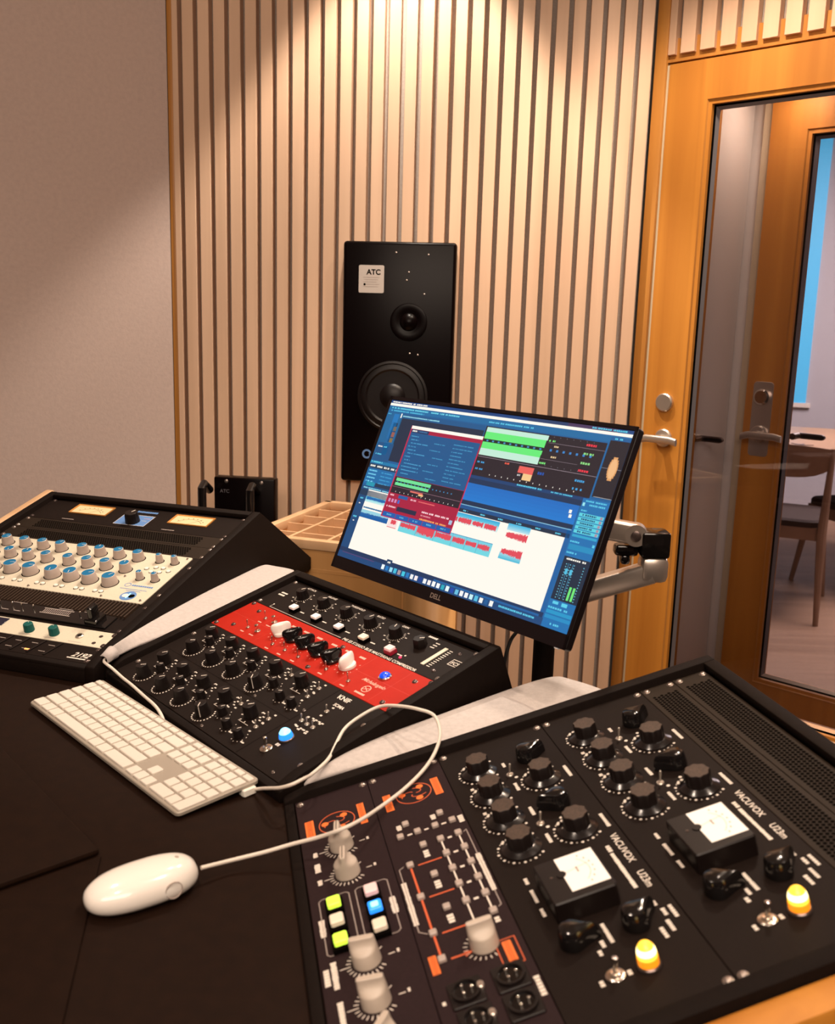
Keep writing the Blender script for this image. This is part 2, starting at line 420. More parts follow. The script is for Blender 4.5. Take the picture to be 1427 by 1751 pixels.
# floors and ceilings, rest of the shell
b = MB().use('room_floor'); b.box(-4, 3.2, -3.2, 2.9, -.05, -.002); struct('floor', b.mesh('floor'))
b = MB().use('ceil'); b.box(-4, 1.9, -3.2, 2.9, CEIL, CEIL+.05); struct('ceiling', b.mesh('ceiling'))
b = MB().use('plaster'); b.box(-4, 3.2, -3.3, -3.2, 0, CEIL); struct('wall_back', b.mesh('wall_back'))
b = MB().use('plaster'); b.box(-4.0, -3.9, -3.2, 1.1, 0, CEIL); struct('wall_far_left', b.mesh('wall_far_left'))
b = MB().use('plaster'); b.box(2.9, 3.0, -3.2, 1.2, 0, CEIL); struct('wall_far_right', b.mesh('wall_far_right'))
# lounge beyond the doors
LW = Wall(Vector((2.8, 6.9, 0)), -12)
b = MB().use('lounge_wall'); b.box(-2.2, 3.5, 0, .1, 0, 2.9); struct('wall_lounge', b.mesh('wall_lounge'), LW.m)
b = MB().use('oakfloor'); b.box(.8, 6.5, 2.95, 8, -.04, 0); fl = struct('floor_lounge', b.mesh('floor_lounge'))
b = MB().use('ceil'); b.box(.9, 6.5, 2.6, 8, 2.75, 2.8); struct('ceiling_lounge', b.mesh('ceiling_lounge'))
b = MB().use('lounge_wall'); b.box(5.2, 5.3, 1.8, 7.5, 0, 2.8); struct('wall_lounge_right', b.mesh('wall_lounge_right'))
b = MB().use('sky_strip'); b.box(-.17, -.06, -.012, 0, .82, 2.62)
o = struct('window_1', b.mesh('window_1'), LW.m)
b = MB().use('paint_white'); b.box(-.20, -.03, -.03, -.001, .79, .82); link('window_sill', b.mesh('window_sill'), o)

# table, chairs, keys in the lounge
TX = Matrix.Translation((2.55, 5.25, 0)) @ Matrix.Rotation(rad(-20), 4, 'Z')
tb = thing('dining_table', 'light wooden table seen through both glass doors', 'table', TX)
b = MB().use('tablewood'); b.rbox(-1.0, .9, -.62, .62, .71, .74, .06, .004); link('tabletop', b.mesh('tabletop'), tb)
for sx, sy in ((-.85, -.48), (-.85, .48), (.75, -.48), (.75, .48)):
    b = MB().use('tablewood'); b.lathe([(.02, 0), (.03, .705)], 12); link('leg', b.mesh('leg'), tb, (sx, sy, 0))
kk = thing('key_bunch', 'small dark bunch of keys lying on the lounge table', 'keys', Matrix.Translation((1.98, 4.98, .741)))
b = MB().use('hole'); b.ring(.012, .015, 0, .003, 16); link('key_ring', b.mesh('key_ring'), kk)
for k, a in enumerate((10, 60, 120, 200)):
    b = MB().use('screw'); b.lathe([(.011, .001), (.011, .004)], 10); b.box(.008, .055, -.003, .003, .001, .004)
    link('key', b.mesh('key'), kk, (.012*math.cos(rad(a)), .012*math.sin(rad(a)), .001*k), (0, 0, rad(a)))
def chair(mw, label):
    c = thing('dining_chair', label, 'chair', mw, 'chairs at the lounge table')
    b = MB().use('chairwood')
    rings = []
    for i in range(13):                                     # curved wooden backrest
        a = -1+2*i/12; x = .235*a; y = -.02+.07*a*a; top = .815-.02*a*a; bot = .665+.05*a*a*a*a
        rings.append([(x, y, bot), (x, y+.012, bot), (x, y+.012, top), (x, y, top)])
    b.loft(rings); link('backrest', b.mesh('backrest'), c)
    b = MB().use('seat_dark'); b.rbox(-.22, .22, .02, .46, .43, .465, .08, .01); link('seat', b.mesh('seat'), c)
    b = MB().use('chairwood'); b.box(-.20, .20, .03, .05, .37, .43); b.box(-.20, .20, .42, .44, .37, .43); b.box(-.21, -.19, .03, .44, .37, .43); b.box(.19, .21, .03, .44, .37, .43)
    link('seat_frame', b.mesh('seat_frame'), c)
    for sx in (-1, 1):
        b = MB().use('chairwood'); b.tube([(sx*.235, -.09, 0), (sx*.215, .02, .40), (sx*.225, .05, .80)], [.012, .022, .012], 10); link('leg', b.mesh('leg'), c)
        b = MB().use('chairwood'); b.tube([(sx*.235, .48, 0), (sx*.20, .42, .42)], [.012, .02], 10); link('leg', b.mesh('leg'), c)
    return c
chair(Matrix.Translation((1.66, 4.42, 0)) @ Matrix.Rotation(rad(-25), 4, 'Z'), 'brown wooden chair with curved back, half hidden behind the inner door stile')
chair(Matrix.Translation((2.42, 4.70, 0)) @ Matrix.Rotation(rad(20), 4, 'Z'), 'dark seated wooden chair at right edge of photo, beyond the doors')

# ------------------------------------------------------------------ speaker, amplifier, tray
sp = thing('wall_speaker', 'tall black studio loudspeaker mounted in the slatted wall', 'speaker', WF.m @ Matrix.Translation((0, 0, 0)))
SX0, SX1, SZ0, SZ1 = -.825, -.523, .880, 1.526; SD = -.036
b = MB().use('speaker'); b.box(SX0, SX1, SD, -.001, SZ0, SZ1); link('cabinet', b.mesh('cabinet', bevel=.009, bseg=3), sp)
def onf(me, name, x, z, y=SD, parent=sp, rz=0):   # lay an xy mesh on the speaker face
    o = link(name, me, parent, (x, y, z), (PI/2, 0, 0)); return o
b = MB().use('speaker_cone'); b.lathe([(.096, 0), (.096, .004), (.090, .0055), (.087, .002), (.080, .004), (.074, .0045), (.069, .001), (.035, .0012), (.033, .004), (.024, .009), (.012, .0118), (.0005, .0125)], 48)
wf_ = onf(b.mesh('woofer'), 'woofer', -.684, 1.118)
b = MB().use('speaker'); b.lathe([(.050, 0), (.050, .003), (.044, .005), (.030, .002), (.024, .001), (.022, .004), (.015, .010), (.008, .013), (.0005, .014)], 40)
onf(b.mesh('tweeter'), 'tweeter', -.645, 1.318)
b = MB(.001).use('sticker'); b.rbox(-34, 34, -36, 36, 0, .6, 4, .1)
stk = onf(b.mesh('sticker'), 'sticker', -.748, 1.428)
tx = link('sticker_text', textmesh('ATC', .019, 'hole', offset=.0006, align='CENTER'), stk, (.006, .012, .0008))
b = MB(.001).use('print_dim')
for k in range(5): b.quad(-22+2*(k % 2), 22-4*(k % 3), 4-6*k, 5.2-6*k, .8)
b.use('hole').disc(-18, -14, 3, .9)
link('sticker_print', b.mesh('sticker_print', smooth=0), stk)
for x, z in ((-.683, 1.498), (-.597, 1.494), (-.648, 1.448), (-.653, 1.427), (-.605, 1.392), (-.640, 1.235), (-.618, 1.232)):
    b = MB().use('screw_bright'); b.lathe([(.003, 0), (.0025, .0015), (.0005, .002)], 10); onf(b.mesh('screw'), 'screw', x, z)
b = MB().use('print_blue'); b.ring(.008, .013, 0, .001, 20); b.box(.006, .018, -.002, .002, 0, .001)
onf(b.mesh('badge'), 'badge', -.752, .958)

AM = Matrix.Translation((-.4645, 2.52, -.127)) @ Matrix.Rotation(rad(-8), 4, 'Z') @ Matrix.Scale(1.0957, 4)
am = thing('power_amplifier', 'black amplifier box with two handles standing behind the left console', 'amplifier', AM)
b = MB().use('speaker'); b.box(-.074, .078, 0, .035, .35, .938); link('case', b.mesh('case', bevel=.004), am)
for sx in (-.085, .034):
    b = MB().use('gloss_black'); b.tube([(sx, .0, .905), (sx, -.035, .925), (sx, -.05, .918), (sx, -.05, .80), (sx, -.05, .55), (sx, -.03, .53), (sx, .0, .53)], .0105, 12)
    link('handle', b.mesh('handle'), am)
for sx in (-.042, .046):
    b = MB().use('screw_bright'); b.lathe([(.005, 0), (.004, .002), (.0005, .003)], 12); link('screw', b.mesh('screw'), am, (sx, 0, .928), (PI/2, 0, 0))
link('badge', textmesh('ATC', .012, 'seal', offset=.0001), am, (-.058, -.0005, .900), (PI/2, 0, 0))
b = MB().use('housing'); b.box(-.10, .10, -.10, .14, .117, .35); link('amplifier_stand', b.mesh('amplifier_stand', bevel=.005), am)

# wooden tray with compartments on a box plinth
TY = rad(-18.812)
TM = Matrix.Translation((-.2535, 2.662, 0)) @ Matrix.Rotation(TY, 4, 'Z')
tray = thing('storage_chest', 'pale wooden chest with open gridded top behind the monitor', 'wooden chest', TM)
TW, TL, TZ = .392, .465, .818
b = MB().use('veneer')
b.box(0, TW, -.016, 0, .0, TZ); b.box(0, TW, -TL, -TL+.016, 0, TZ); b.box(0, .016, -TL, 0, 0, TZ); b.box(TW-.016, TW, -TL, 0, 0, TZ); b.box(0, TW, -TL, 0, TZ-.075, TZ-.065)
link('carcass', b.mesh('carcass', bevel=.001, bseg=1), tray)
b = MB().use('beech')
b.box(-.004, TW+.004, -.020, .004, TZ-.02, TZ+.002); b.box(-.004, TW+.004, -TL-.004, -TL+.02, TZ-.02, TZ+.002); b.box(-.004, .018, -TL, 0, TZ-.02, TZ+.002); b.box(TW-.018, TW+.004, -TL, 0, TZ-.02, TZ+.002)
link('rim', b.mesh('rim', bevel=.002), tray)
for k in range(1, 4):
    b = MB().use('beech'); x = TW*k/4; b.box(x-.004, x+.004, -TL+.016, -.016, TZ-.065, TZ-.003); link('divider', b.mesh('divider'), tray)
for k in range(1, 5):
    b = MB().use('beech'); y = -TL*k/5; b.box(.016, TW-.016, y-.003, y+.003, TZ-.065, TZ-.006); link('divider', b.mesh('divider'), tray)

# ------------------------------------------------------------------ desk
U = 44.45
FR = [((-0.8007, 2.0822, 0.9152), -18.812, 14.832, 12), ((-0.2154, 1.6768, 0.8589), -49.053, 15.365, 8), ((0.3673, 1.1581, 0.9007), -78.507, 15.632, 12)]
def rackm(i):
    O, yaw, sl, n = FR[i]; y = rad(yaw); s = rad(sl)
    a = Vector((math.cos(y), math.sin(y), 0)); h = Vector((-math.sin(y), math.cos(y), 0))
    v = h*math.cos(s)+Vector((0, 0, math.sin(s))); nn = a.cross(v)
    M = Matrix(((a.x, v.x, nn.x, O[0]), (a.y, v.y, nn.y, O[1]), (a.z, v.z, nn.z, O[2]), (0, 0, 0, 1)))
    return M, a, h
DZ = .750
desk = thing('studio_desk', 'large black leather topped mixing desk with three sloped rack bays', 'desk', Matrix.Translation((0, 1.1, 0)))
DI = Matrix.Translation((0, -1.1, 0))
def dpart(name, mb, bevel=0, parent=None, smooth=35):
    me = mb.mesh(name, bevel=bevel, smooth=smooth); me.transform(DI); return link(name, me, desk)
b = MB().use('leather')
b.prism([(-1.38, 1.30), (-.95, .62), (-.60, .30), (-.34, .42), (-.22, .505), (.56, .665), (.455, 1.185), (.27, 1.33), (.215, 1.43), (.13, 1.40), (-.17, 1.76), (-.27, 1.90), (-.245, 2.00), (-.82, 2.20), (-1.30, 2.30)], DZ-.035, DZ)
dpart('desktop', b, .004)
b = MB().use('housing')
for pts in ([(-.95, 1.9), (-.45, 1.7), (-.38, 1.95), (-.85, 2.2)], [(.30, .55), (.62, .55), (.75, 1.1), (.45, 1.2)]):
    b.prism(pts, 0, DZ-.035)
dpart('pedestal', b, .004)
# padded armrest: two leather pads that meet in a radial joint
def pad(pts, h=.006):
    b = MB().use('leather'); b.prism(pts, DZ, DZ+h); return b
J = Vector((-.330, .943)); ra = Vector((math.cos(rad(-49)), math.sin(rad(-49)))); rb = Vector((math.cos(rad(-78.5)), math.sin(rad(-78.5))))
hm = Vector((-.742, -.67)).normalized(); 
p = [J, J-ra*.75, J-ra*.75-Vector((.755, .656))*.30, J+hm*.34]
dpart('armrest_pad', pad([(q.x, q.y) for q in p][::-1], .009), .008)
p = [J+Vector((.002, -.004)), J+hm*.34+Vector((.004, -.004)), J+hm*.20+rb*.55, J+rb*.62]
dpart('armrest_pad', pad([(q.x, q.y) for q in p], .0035), .003)

def housing(i, back_h, top_extra=18):
    O, yaw, sl, n = FR[i]; Mx, a, h = rackm(i); s = rad(sl); L = n*U/1000; O = Vector(O); z = Vector((0, 0, 1))
    v = h*math.cos(s)+z*math.sin(s); nn = a.cross(v)
    def P(x, y, w): return O+a*x+v*y+nn*w
    W_ = .4826
    for k, (x0, x1) in enumerate(((-.019, -.0012), (W_+.0012, W_+.019))):
        b = MB().use('housing')
        def prof(x):
            top = P(x, .018, .010); fr = P(x, -L-.012, .004); f2 = P(x, -L-.020, -.002)
            bk = top+h*back_h+z*(DZ+.001-top.z) if True else top
            pts = [top, bk, Vector((fr.x, fr.y, DZ+.001)), fr, P(x, -L+.02, .010)]
            if i == 0:
                m_ = top.lerp(bk, .84); pts = [top, m_, Vector((m_.x, m_.y, DZ+.001))]+pts[2:]
            return [tuple(p) for p in pts]
        pa, pb = prof(x0), prof(x1)
        b.loft([pa, pb]); dpart('rack_side_panel', b, .0025)
    b = MB().use('housing')
    b.loft([[tuple(P(x, .0012, .0)), tuple(P(x, .018, .0)), tuple(P(x, .018, .010)), tuple(P(x, .0012, .010))] for x in (-.001, W_+.001)])
    dpart('rack_top_rail', b, .002)
    b = MB().use('housing')
    q = [(-L-.0012, -.004), (-L-.0012, .001), (-L-.012, .001), (-L-.014, -.004)]
    b.loft([[tuple(P(x, y_, w_)) for y_, w_ in q] for x in (-.001, W_+.001)])
    fz = P(0, -L-.012, 0)
    b.loft([[(p_+h*.0).to_tuple() for p_ in (P(x, -L-.0125, .0), P(x, -L-.0125, .0)+h*.012, (lambda t: Vector((t.x, t.y, DZ+.001)))(P(x, -L-.0125, 0))+h*.012, (lambda t: Vector((t.x, t.y, DZ+.001)))(P(x, -L-.0125, 0)))] for x in (-.001, W_+.001)])
    dpart('rack_front_lip', b, .0008)
    b = MB().use('housing')   # back panel
    top = [P(x, .0175, .001) for x in (-.001, W_+.001)]
    ring = []
    for t_ in top:
        bk = t_+h*back_h*(.78 if i == 0 else 1); bk.z = DZ+.001; ring.append([t_.to_tuple(), bk.to_tuple(), (bk-h*.015).to_tuple(), (t_-h*.010-z*.02).to_tuple()])
    b.loft(ring); dpart('rack_back_panel', b, .001)
    b = MB().use('hole')      # dark well floor behind the faceplates
    b.loft([[P(x, .0, -.012).to_tuple(), P(x, -L, -.0055).to_tuple(), P(x, -L, -.0035).to_tuple(), P(x, 0, -.0035).to_tuple()] for x in (0, W_)])
    dpart('rack_well', b)
housing(0, .29); housing(1, .05); housing(2, .08)
# wooden end caps
def endcap(i, x0, x1, back_h, hz=.012, y0=.03, fe=.06):
    O, yaw, sl, n = FR[i]; Mx, a, h = rackm(i); s = rad(sl); L = n*U/1000; O = Vector(O); z = Vector((0, 0, 1))
    v = h*math.cos(s)+z*math.sin(s); nn = a.cross(v)
    def P(x, y, w): return O+a*x+v*y+nn*w
    b = MB().use('pine' if i == 2 else 'beech'); rr = []
    for x in (x0, x1):
        top = P(x, y0, hz); fr = P(x, -L-fe, hz); bk = top+h*back_h
        rr.append([top.to_tuple(), (bk.x, bk.y, .55), (fr.x, fr.y, .55), fr.to_tuple()])
    b.loft(rr); dpart('wooden_end_cap', b, .005)
endcap(0, -.042, -.0195, .29, .008)
endcap(2, .5022, .532, .08, .002, .03, .10)

# ------------------------------------------------------------------ outboard units
PITCH = .001
class Unit:
    def __init__(s, rack, u0, n, name, label, cat, face='black_panel', corner=1.5, gap=.35):
        s.rack = rack; s.u0 = u0; s.n = n
        Mx, a, h = rackm(rack)
        s.o = thing(name, label, cat, Mx @ Matrix.Translation((0, -u0*U/1000, 0)))
        b = MB(.001).use(face); b.rbox(.6, 482.0, -n*U+gap, -gap, -3.0, 0, corner, .4)
        s.face = link('faceplate', b.mesh('faceplate'), s.o)
        s.pr = {}
    def at(s, name, me, x, t, rz=0, h=0, parent=None):
        return link(name, me, parent or s.o, (x/1000, -t/1000, h/1000), (0, 0, rad(rz)))
    def P(s, m, layer=0):                      # printed legend builder for one colour
        key = m
        if key not in s.pr: s.pr[key] = MB(.001).use(m)
        return s.pr[key]
    def text(s, body, x, t, size, m='print', bold=.25, shear=0, rz=0, name='lettering', align='LEFT'):
        me = textmesh(body, size/1000, m, shear=shear, offset=bold*.35/1000, align=align)
        return s.at(name, me, x, t, rz, .22)
    def screws(s, bright='screw_bright', ins=(6.35, 37.7), r=3.6):
        t0 = ins[0] if s.n < 3 else ins[1]
        for x in (8.7, 473.9):
            for t in (t0, s.n*U-t0): s.at('rack_screw', screw_me(bright, r), x, t, random.uniform(0, 90))
    def done(s):
        for k, b in s.pr.items():
            s.at('printed_legend', b.mesh('printed_legend', smooth=0), 0, 0, 0, 0)
_c = {}
def cached(key, fn):
    if key not in _c: _c[key] = fn()
    return _c[key]
def screw_me(m, r=3.6):
    def f():
        b = MB(.001).use(m); b.lathe([(r*1.25, 0), (r*1.25, .5), (r, .7), (r, 1.6), (r*.75, 2.4), (r*.42, 2.55), (r*.40, 1.6), (.02, 1.6)], 18)
        return b.mesh('rack_screw')
    return cached(('screw', m, r), f)
def scrib(b, x, t, L, H, z=.2, n=None, vert=False, gap=.18, ang=0):
    """small illegible lettering: a row of letter-like blocks of uneven height"""
    n = n or max(2, int(L/(H*.75)))
    wv = L/n; ca, sa = math.cos(rad(ang)), math.sin(rad(ang))
    for k in range(n):
        h_ = H*random.uniform(.8, 1.0)
        x0, x1 = k*wv, (k+1-gap)*wv; y0, y1 = -h_/2, h_/2
        c = [(x0, y0), (x1, y0), (x1, y1), (x0, y1)]
        if vert: c = [(-q, p_) for p_, q in c]; c = [(a_, -b_) for a_, b_ in c]
        # hollow out letters with a notch: two stacked bars
        b.add([(x+cx*ca-cy*sa, -t+cx*sa+cy*ca, z) for cx, cy in c], [(0,1,2,3)] if not vert else [(3,2,1,0)])
def ringdots(b, x, t, r, n, a0, a1, d, z=.2):
    for k in range(n):
        a = rad(a0+(a1-a0)*k/(n-1)); b.disc(x+r*math.cos(a), -t+r*math.sin(a), d/2, z, 8)
def ringticks(b, x, t, r0, r1, n, a0, a1, w, z=.2):
    for k in range(n):
        a = rad(a0+(a1-a0)*k/(n-1)); c, s_ = math.cos(a), math.sin(a)
        b.strip([(x+r0*c, -t+r0*s_), (x+r1*c, -t+r1*s_)], w, z)
# knob meshes (all in mm, base at z=0, pointer towards +Y)
def k_skirted():
    b = MB(.001).use('skirt'); b.lathe([(20.5, 0.3), (20.5, 1.2), (14.5, 4.4), (13.0, 5)], 40, cap0=False)
    b.use('knob_black'); b.lathe([(13.2, 4.5), (13.0, 6), (12.7, 18.0), (12.2, 18.7)], 64, flute=(8, .055), cap1=False)
    b.use('dusty_top'); b.lathe([(12.2, 18.7), (11.8, 19.1), (.02, 19.1)], 64, flute=(8, .055), cap0=False)
    return b.mesh('k')
def k_skirt_mark():
    b = MB(.001).use('print')
    for a in (-7, 7):
        p0 = (math.sin(rad(a))*19.2, math.cos(rad(a))*19.2, 2.15); 
        b.add([(-.35, 14.2, 4.7), (.35, 14.2, 4.7), (p0[0]+.45, p0[1], p0[2]), (p0[0]-.45, p0[1], p0[2])], [(0,1,2,3)])
    for a in (60, -70):
        c, s_ = math.cos(rad(90+a)), math.sin(rad(90+a)); e = Vector((-s_, c))*.7
        b.add([(c*14.6-e.x, s_*14.6-e.y, 4.5), (c*14.6+e.x, s_*14.6+e.y, 4.5), (c*17.6+e.x, s_*17.6+e.y, 2.35), (c*17.6-e.x, s_*17.6-e.y, 2.35)], [(0,1,2,3)][::1])
    return b.mesh('k', smooth=0)
def k_pointer(mname='gloss_black', L=22, R=11, H=16):
    """teardrop pointer knob: round body drawn out to a nose along +Y"""
    b = MB(.001).use(mname); rings = []
    def out(sc, nose, z, flat=1.0):
        o = []
        for i in range(36):
            a = 2*PI*i/36; c, s_ = math.cos(a), math.sin(a)
            w_ = max(0, s_)**3
            o.append((R*sc*c*(1-.80*max(0, s_)**2.2), R*sc*s_+w_*(nose-R*sc)*flat, z))
        return o
    for sc, nose, z in ((1.0, L, .3), (1.02, L, 3), (.98, L*.98, 8), (.93, L*.92, H*.75), (.80, L*.80, H*.93), (.55, L*.55, H), (.05, L*.1, H+.2)): rings.append(out(sc, nose, z))
    b.loft(rings); return b.mesh('k')
def k_fin(mname):
    """rounded chicken-head knob: low disc with a tall ridge"""
    b = MB(.001).use(mname); b.lathe([(11.5, .3), (11.5, 3.5), (10, 5)], 28)
    rings = []
    for z, hl, hw, ft in ((3, 12, 8.5, 13.5), (7, 13, 7.2, 15), (11, 13.5, 5.6, 15.5), (14.5, 12.5, 4.4, 14.5), (16.5, 10.5, 3.0, 12), (17.2, 7, 1.2, 8)):
        o = []
        for i in range(28):
            a = 2*PI*i/28; c, s_ = math.cos(a), math.sin(a); o.append((hw*c*(1-.35*max(0, s_)), (ft if s_ > 0 else hl)*s_, z))
        rings.append(o)
    b.loft(rings); return b.mesh('k')
def k_stone():
    """pale cylinder cut down on both sides to a straight grip bar along +Y"""
    b = MB(.001).use('stone_knob'); rings = []
    for z, hw, hl, e in ((.4, 13, 13, 1), (12.5, 12.3, 12.4, 1), (14, 11.2, 12.4, .95), (16, 7.6, 12.3, .8), (19, 4.4, 12.1, .6), (22, 3.3, 11.8, .45), (25, 3.0, 11.6, .4), (25.6, 2.4, 11.0, .4)):
        o = []
        for i in range(40):
            a = 2*PI*i/40; c, s_ = math.cos(a), math.sin(a)
            sg = lambda x: (1 if x >= 0 else -1)
            o.append((hw*sg(c)*abs(c)**e, hl*sg(s_)*abs(s_)**(e if e < 1 else 1), z))
        rings.append(o)
    b.loft(rings); return b.mesh('k')
def k_cap(m, rb, rt, h, fl=None, top=None, seg=32, rim=None):
    b = MB(.001).use(m); b.lathe([(rb, .3), (rb, 1), (rt, h-.6), (rt-.6, h)], seg, flute=fl)
    if top:
        b.use(rim or m).lathe([(rt-.5, h), (rt-.7, h+.15)], seg, cap0=False, cap1=False)
        b.use(top); b.lathe([(rt-.75, h+.12), (rt-1.0, h+.3), (.02, h+.3)], seg, cap0=False)
    return b.mesh('k')
def line_me(L0, L1, w, z, m='print', down=None):
    b = MB(.001).use(m); b.box(-w/2, w/2, L0, L1, z-.2, z)
    if down: b.loft([[(-w/2, down[0]-.4, down[1]), (w/2, down[0]-.4, down[1]), (w/2, down[0]+.25, down[1]), (-w/2, down[0]+.25, down[1])], [(-w/2, L1-.4, z), (w/2, L1-.4, z), (w/2, L1+.25, z), (-w/2, L1+.25, z)]])
    return b.mesh('line', smooth=0)
def toggle_base(r=5.5, m='chrome'):
    b = MB(.001).use(m); b.lathe([(r, .1), (r, 1.4), (r*.9, 1.9), (r*.55, 1.9), (r*.5, 3.2), (r*.38, 3.4), (r*.3, 2.4), (.02, 2.4)], 20); return b.mesh('toggle_switch')
def toggle_lever(L=11, r=1.3, tilt=18, m='chrome'):
    b = MB(.001).use(m); s_, c = math.sin(rad(tilt)), math.cos(rad(tilt))
    b.tube([(0, 0, 2), (0, s_*L*.5, 2+c*L*.5), (0, s_*L*.85, 2+c*L*.85), (0, s_*L, 2+c*L), (0, s_*(L+.8), 2+c*(L+.8))], [r*.8, r, r*1.35, r*1.25, r*.4], 12); return b.mesh('lever')
KS = k_skirted(); KM = k_skirt_mark(); KP = k_pointer(L=23.5, R=12.5, H=18); KFW = k_fin('white_gloss'); KFB = k_fin('gloss_black')
for m_ in (KFW, KFB): m_.transform(Matrix.Scale(1.15, 4))
KST = k_stone()
def toggle(u, x, t, r=5.5, L=11, lr=1.3, rz=0, tilt=18, m='chrome', name='toggle_switch'):
    o = u.at(name, cached(('tb', r, m), lambda: toggle_base(r, m)), x, t, rz); link('lever', cached(('tl', L, lr, tilt, m), lambda: toggle_lever(L, lr, tilt, m)), o); return o

# --- the two twin valve compressors (3U, right bay)
def vacuvox(u0, label, jit=0):
    u = Unit(2, u0, 3, 'valve_compressor', label, 'compressor', 'black_panel'); 
    u.o['group'] = 'matching valve compressors in the right bay'
    u.screws(ins=(6.35, 6.35))
    W = u.P('print')
    angs = [140, 172, 150, 180, 155, 200] if not jit else [150, 140, 170, 178, 165, 168]
    for k, (x, t) in enumerate([(66, 96), (121, 96), (175, 96), (229.5, 96), (120.5, 36.5), (229, 36)]):
        a = angs[k]
        o = u.at('control_knob', KS, x, t, a-90); link('pointer_mark', KM, o)
        ringdots(W, x, t, 24, 11, -225, 45, 3.0); ringdots(W, x, t, 24, 10, -211, 31, 1.5)
        if k < 4: scrib(W, x-9 if k else x-3, 67, 17 if k else 10, 4.0)
        else: scrib(W, x-11, 7.6, 25, 4.0)
        if k in (1, 2): scrib(W, x-26, t+17, 5, 4.5)
        ringdots(W, x, t, 23, 2, 205, 222, 3.6)
    for k, (x, t) in enumerate([(70, 38), (179.5, 38.5)]):
        u.at('selector_knob', KP, x, t, (20 if jit else 10) if k == 0 else (175))
        W.disc(x+23, -t+7, 1.6, .2); W.disc(x+27, -t+1, 1.8, .2); W.disc(x+23, -t-6, 1.8, .2); scrib(W, x+31, t-6, 7, 4.5)
    for x, t in ((93, 66.6), (202, 66.6)):
        toggle(u, x, t, 4.2, 12, 1.0, 0, 12, 'nickel'); W.disc(x+8, -t+5, 2.0, .2); scrib(W, x-2, t+14, 6, 5)
    # panel meter
    b = MB(.001).use('gloss_black' if False else 'knob_black'); b.rbox(292, 354, -101, -42, .2, 21, 3, 1.2)
    m_ = u.at('panel_meter', b.mesh('panel_meter'), 0, 0)
    b = MB(.001).use('meter_face'); b.add([(294, -80.5, 21.3), (345, -80.5, 21.3), (345, -44, 21.3), (294, -44, 21.3)], [(0,1,2,3)])
    b.use('print_dim'); b.strip([(319.5+24*math.sin(rad(a)), -83+28*math.cos(rad(a))) for a in range(-42, 43, 6)], .5, 21.45)
    b.strip([(318, -78), (313, -54)], .5, 21.5)
    for a in range(-42, 43, 14): scrib(b, 319+29*math.sin(rad(a))-1, 83-31.5*math.cos(rad(a)), 2.6, 1.6, 21.45)
    scrib(b, 314, 66, 8, 2, 21.45)
    link('dial_face', b.mesh('dial_face', smooth=0), m_)
    b = MB(.001).use('knob_black'); b.lathe([(4.5, 21.2), (4.5, 21.9), (.02, 22)], 20, (318, -81.5)); link('needle_cover', b.mesh('needle_cover'), m_)
    b = MB(.001).use('screw'); b.lathe([(1.5, 21), (1.3, 21.6), (.02, 21.6)], 12, (318, -91)); link('adjust_screw', b.mesh('adjust_screw'), m_)
    u.text('VACUVOX', 256, 13.5, 10.2, bold=.3); u.text('U23m', 320, 13.5, 10.2, bold=.3)
    scrib(W, 271, 22, 11, 4.4, n=3); scrib(W, 284, 22.6, 57, 4.2, n=16, gap=.1)
    scrib(W, 277, 108, 10, 3.6); scrib(W, 296, 108, 20, 3.6); scrib(W, 325, 108, 12, 3.6)
    for k, (x, t) in enumerate([(380, 96.5), (384, 41)]):
        u.at('selector_knob', KP, x, t, -10 if k == 0 else 25)
    for x, t, l in ((359, 81, 7), (369, 75.5, 6), (388, 75.8, 9), (398, 81.5, 7), (369, 67.5, 26), (364, 17.5, 7), (376, 14.5, 10), (375, 7.5, 17), (391, 17, 15), (397, 25.5, 14), (430, 93, 7), (429, 68.7, 6)):
        scrib(W, x, t, l, 3.8)
    toggle(u, 430, 80.2, 8.2, 15, 1.9, 0, 10, 'chrome', 'power_switch')
    b = MB(.001).use('screw'); b.lathe([(10, .1), (10, 2), (9, 3)], 28); o = u.at('pilot_lamp', b.mesh('pilot_lamp'), 431.5, 52)
    b = MB(.001).use('amber'); b.lathe([(8.6, 2.5), (8.6, 8), (8.4, 9.5)], 28, cap1=False)
    b.use('amber_mid'); b.lathe([(8.4, 9.5), (8.0, 13)], 28, cap0=False, cap1=False)
    b.use('amber_core'); b.lathe([(8.0, 13), (7.4, 16), (6.6, 18)], 28, cap0=False, cap1=False); b.use('amber_mid'); b.lathe([(6.6, 18), (5.0, 20.3), (3, 22), (.05, 22.8)], 28, cap0=False)
    link('jewel', b.mesh('jewel'), o)
    u.done(); return u
vacuvox(2, 'black valve compressor with white meter and glowing amber lamp, next to the vent panels', 1)
vacuvox(5, 'black valve compressor with white meter and amber lamp, beside the monitor controller', 0)
# --- vent panels
def vent(rack, u0, label, s0, s1, slots=False):
    u = Unit(rack, u0, 1, 'vent_panel', label, 'vent panel', 'vent_face'); u.o['group'] = 'perforated vent panels'
    u.screws()
    b = MB(.001).use('hole')
    nx = int((s1-s0)/5.2)
    for r in range(7):
        for k in range(nx):
            x = s0+k*5.2+(2.6 if r % 2 else 0); y = -(8+r*4.7); b.add([(x+2.3*math.cos(rad(60*i+30)), y+2.3*math.sin(rad(60*i+30)), .15) for i in range(6)], [tuple(range(6))])
    u.at('perforation', b.mesh('perforation', smooth=0), 0, 0); u.done()
vent(2, 0, 'black perforated vent panel at the very edge of the right bay', 28, 452)
vent(2, 1, 'black perforated vent panel between compressor and outermost vent panel', 28, 452)
vent(0, 2, 'black vent strip just below the two amber meters', 45, 440)
vent(0, 3, 'black vent strip directly above the cream equaliser', 45, 440)

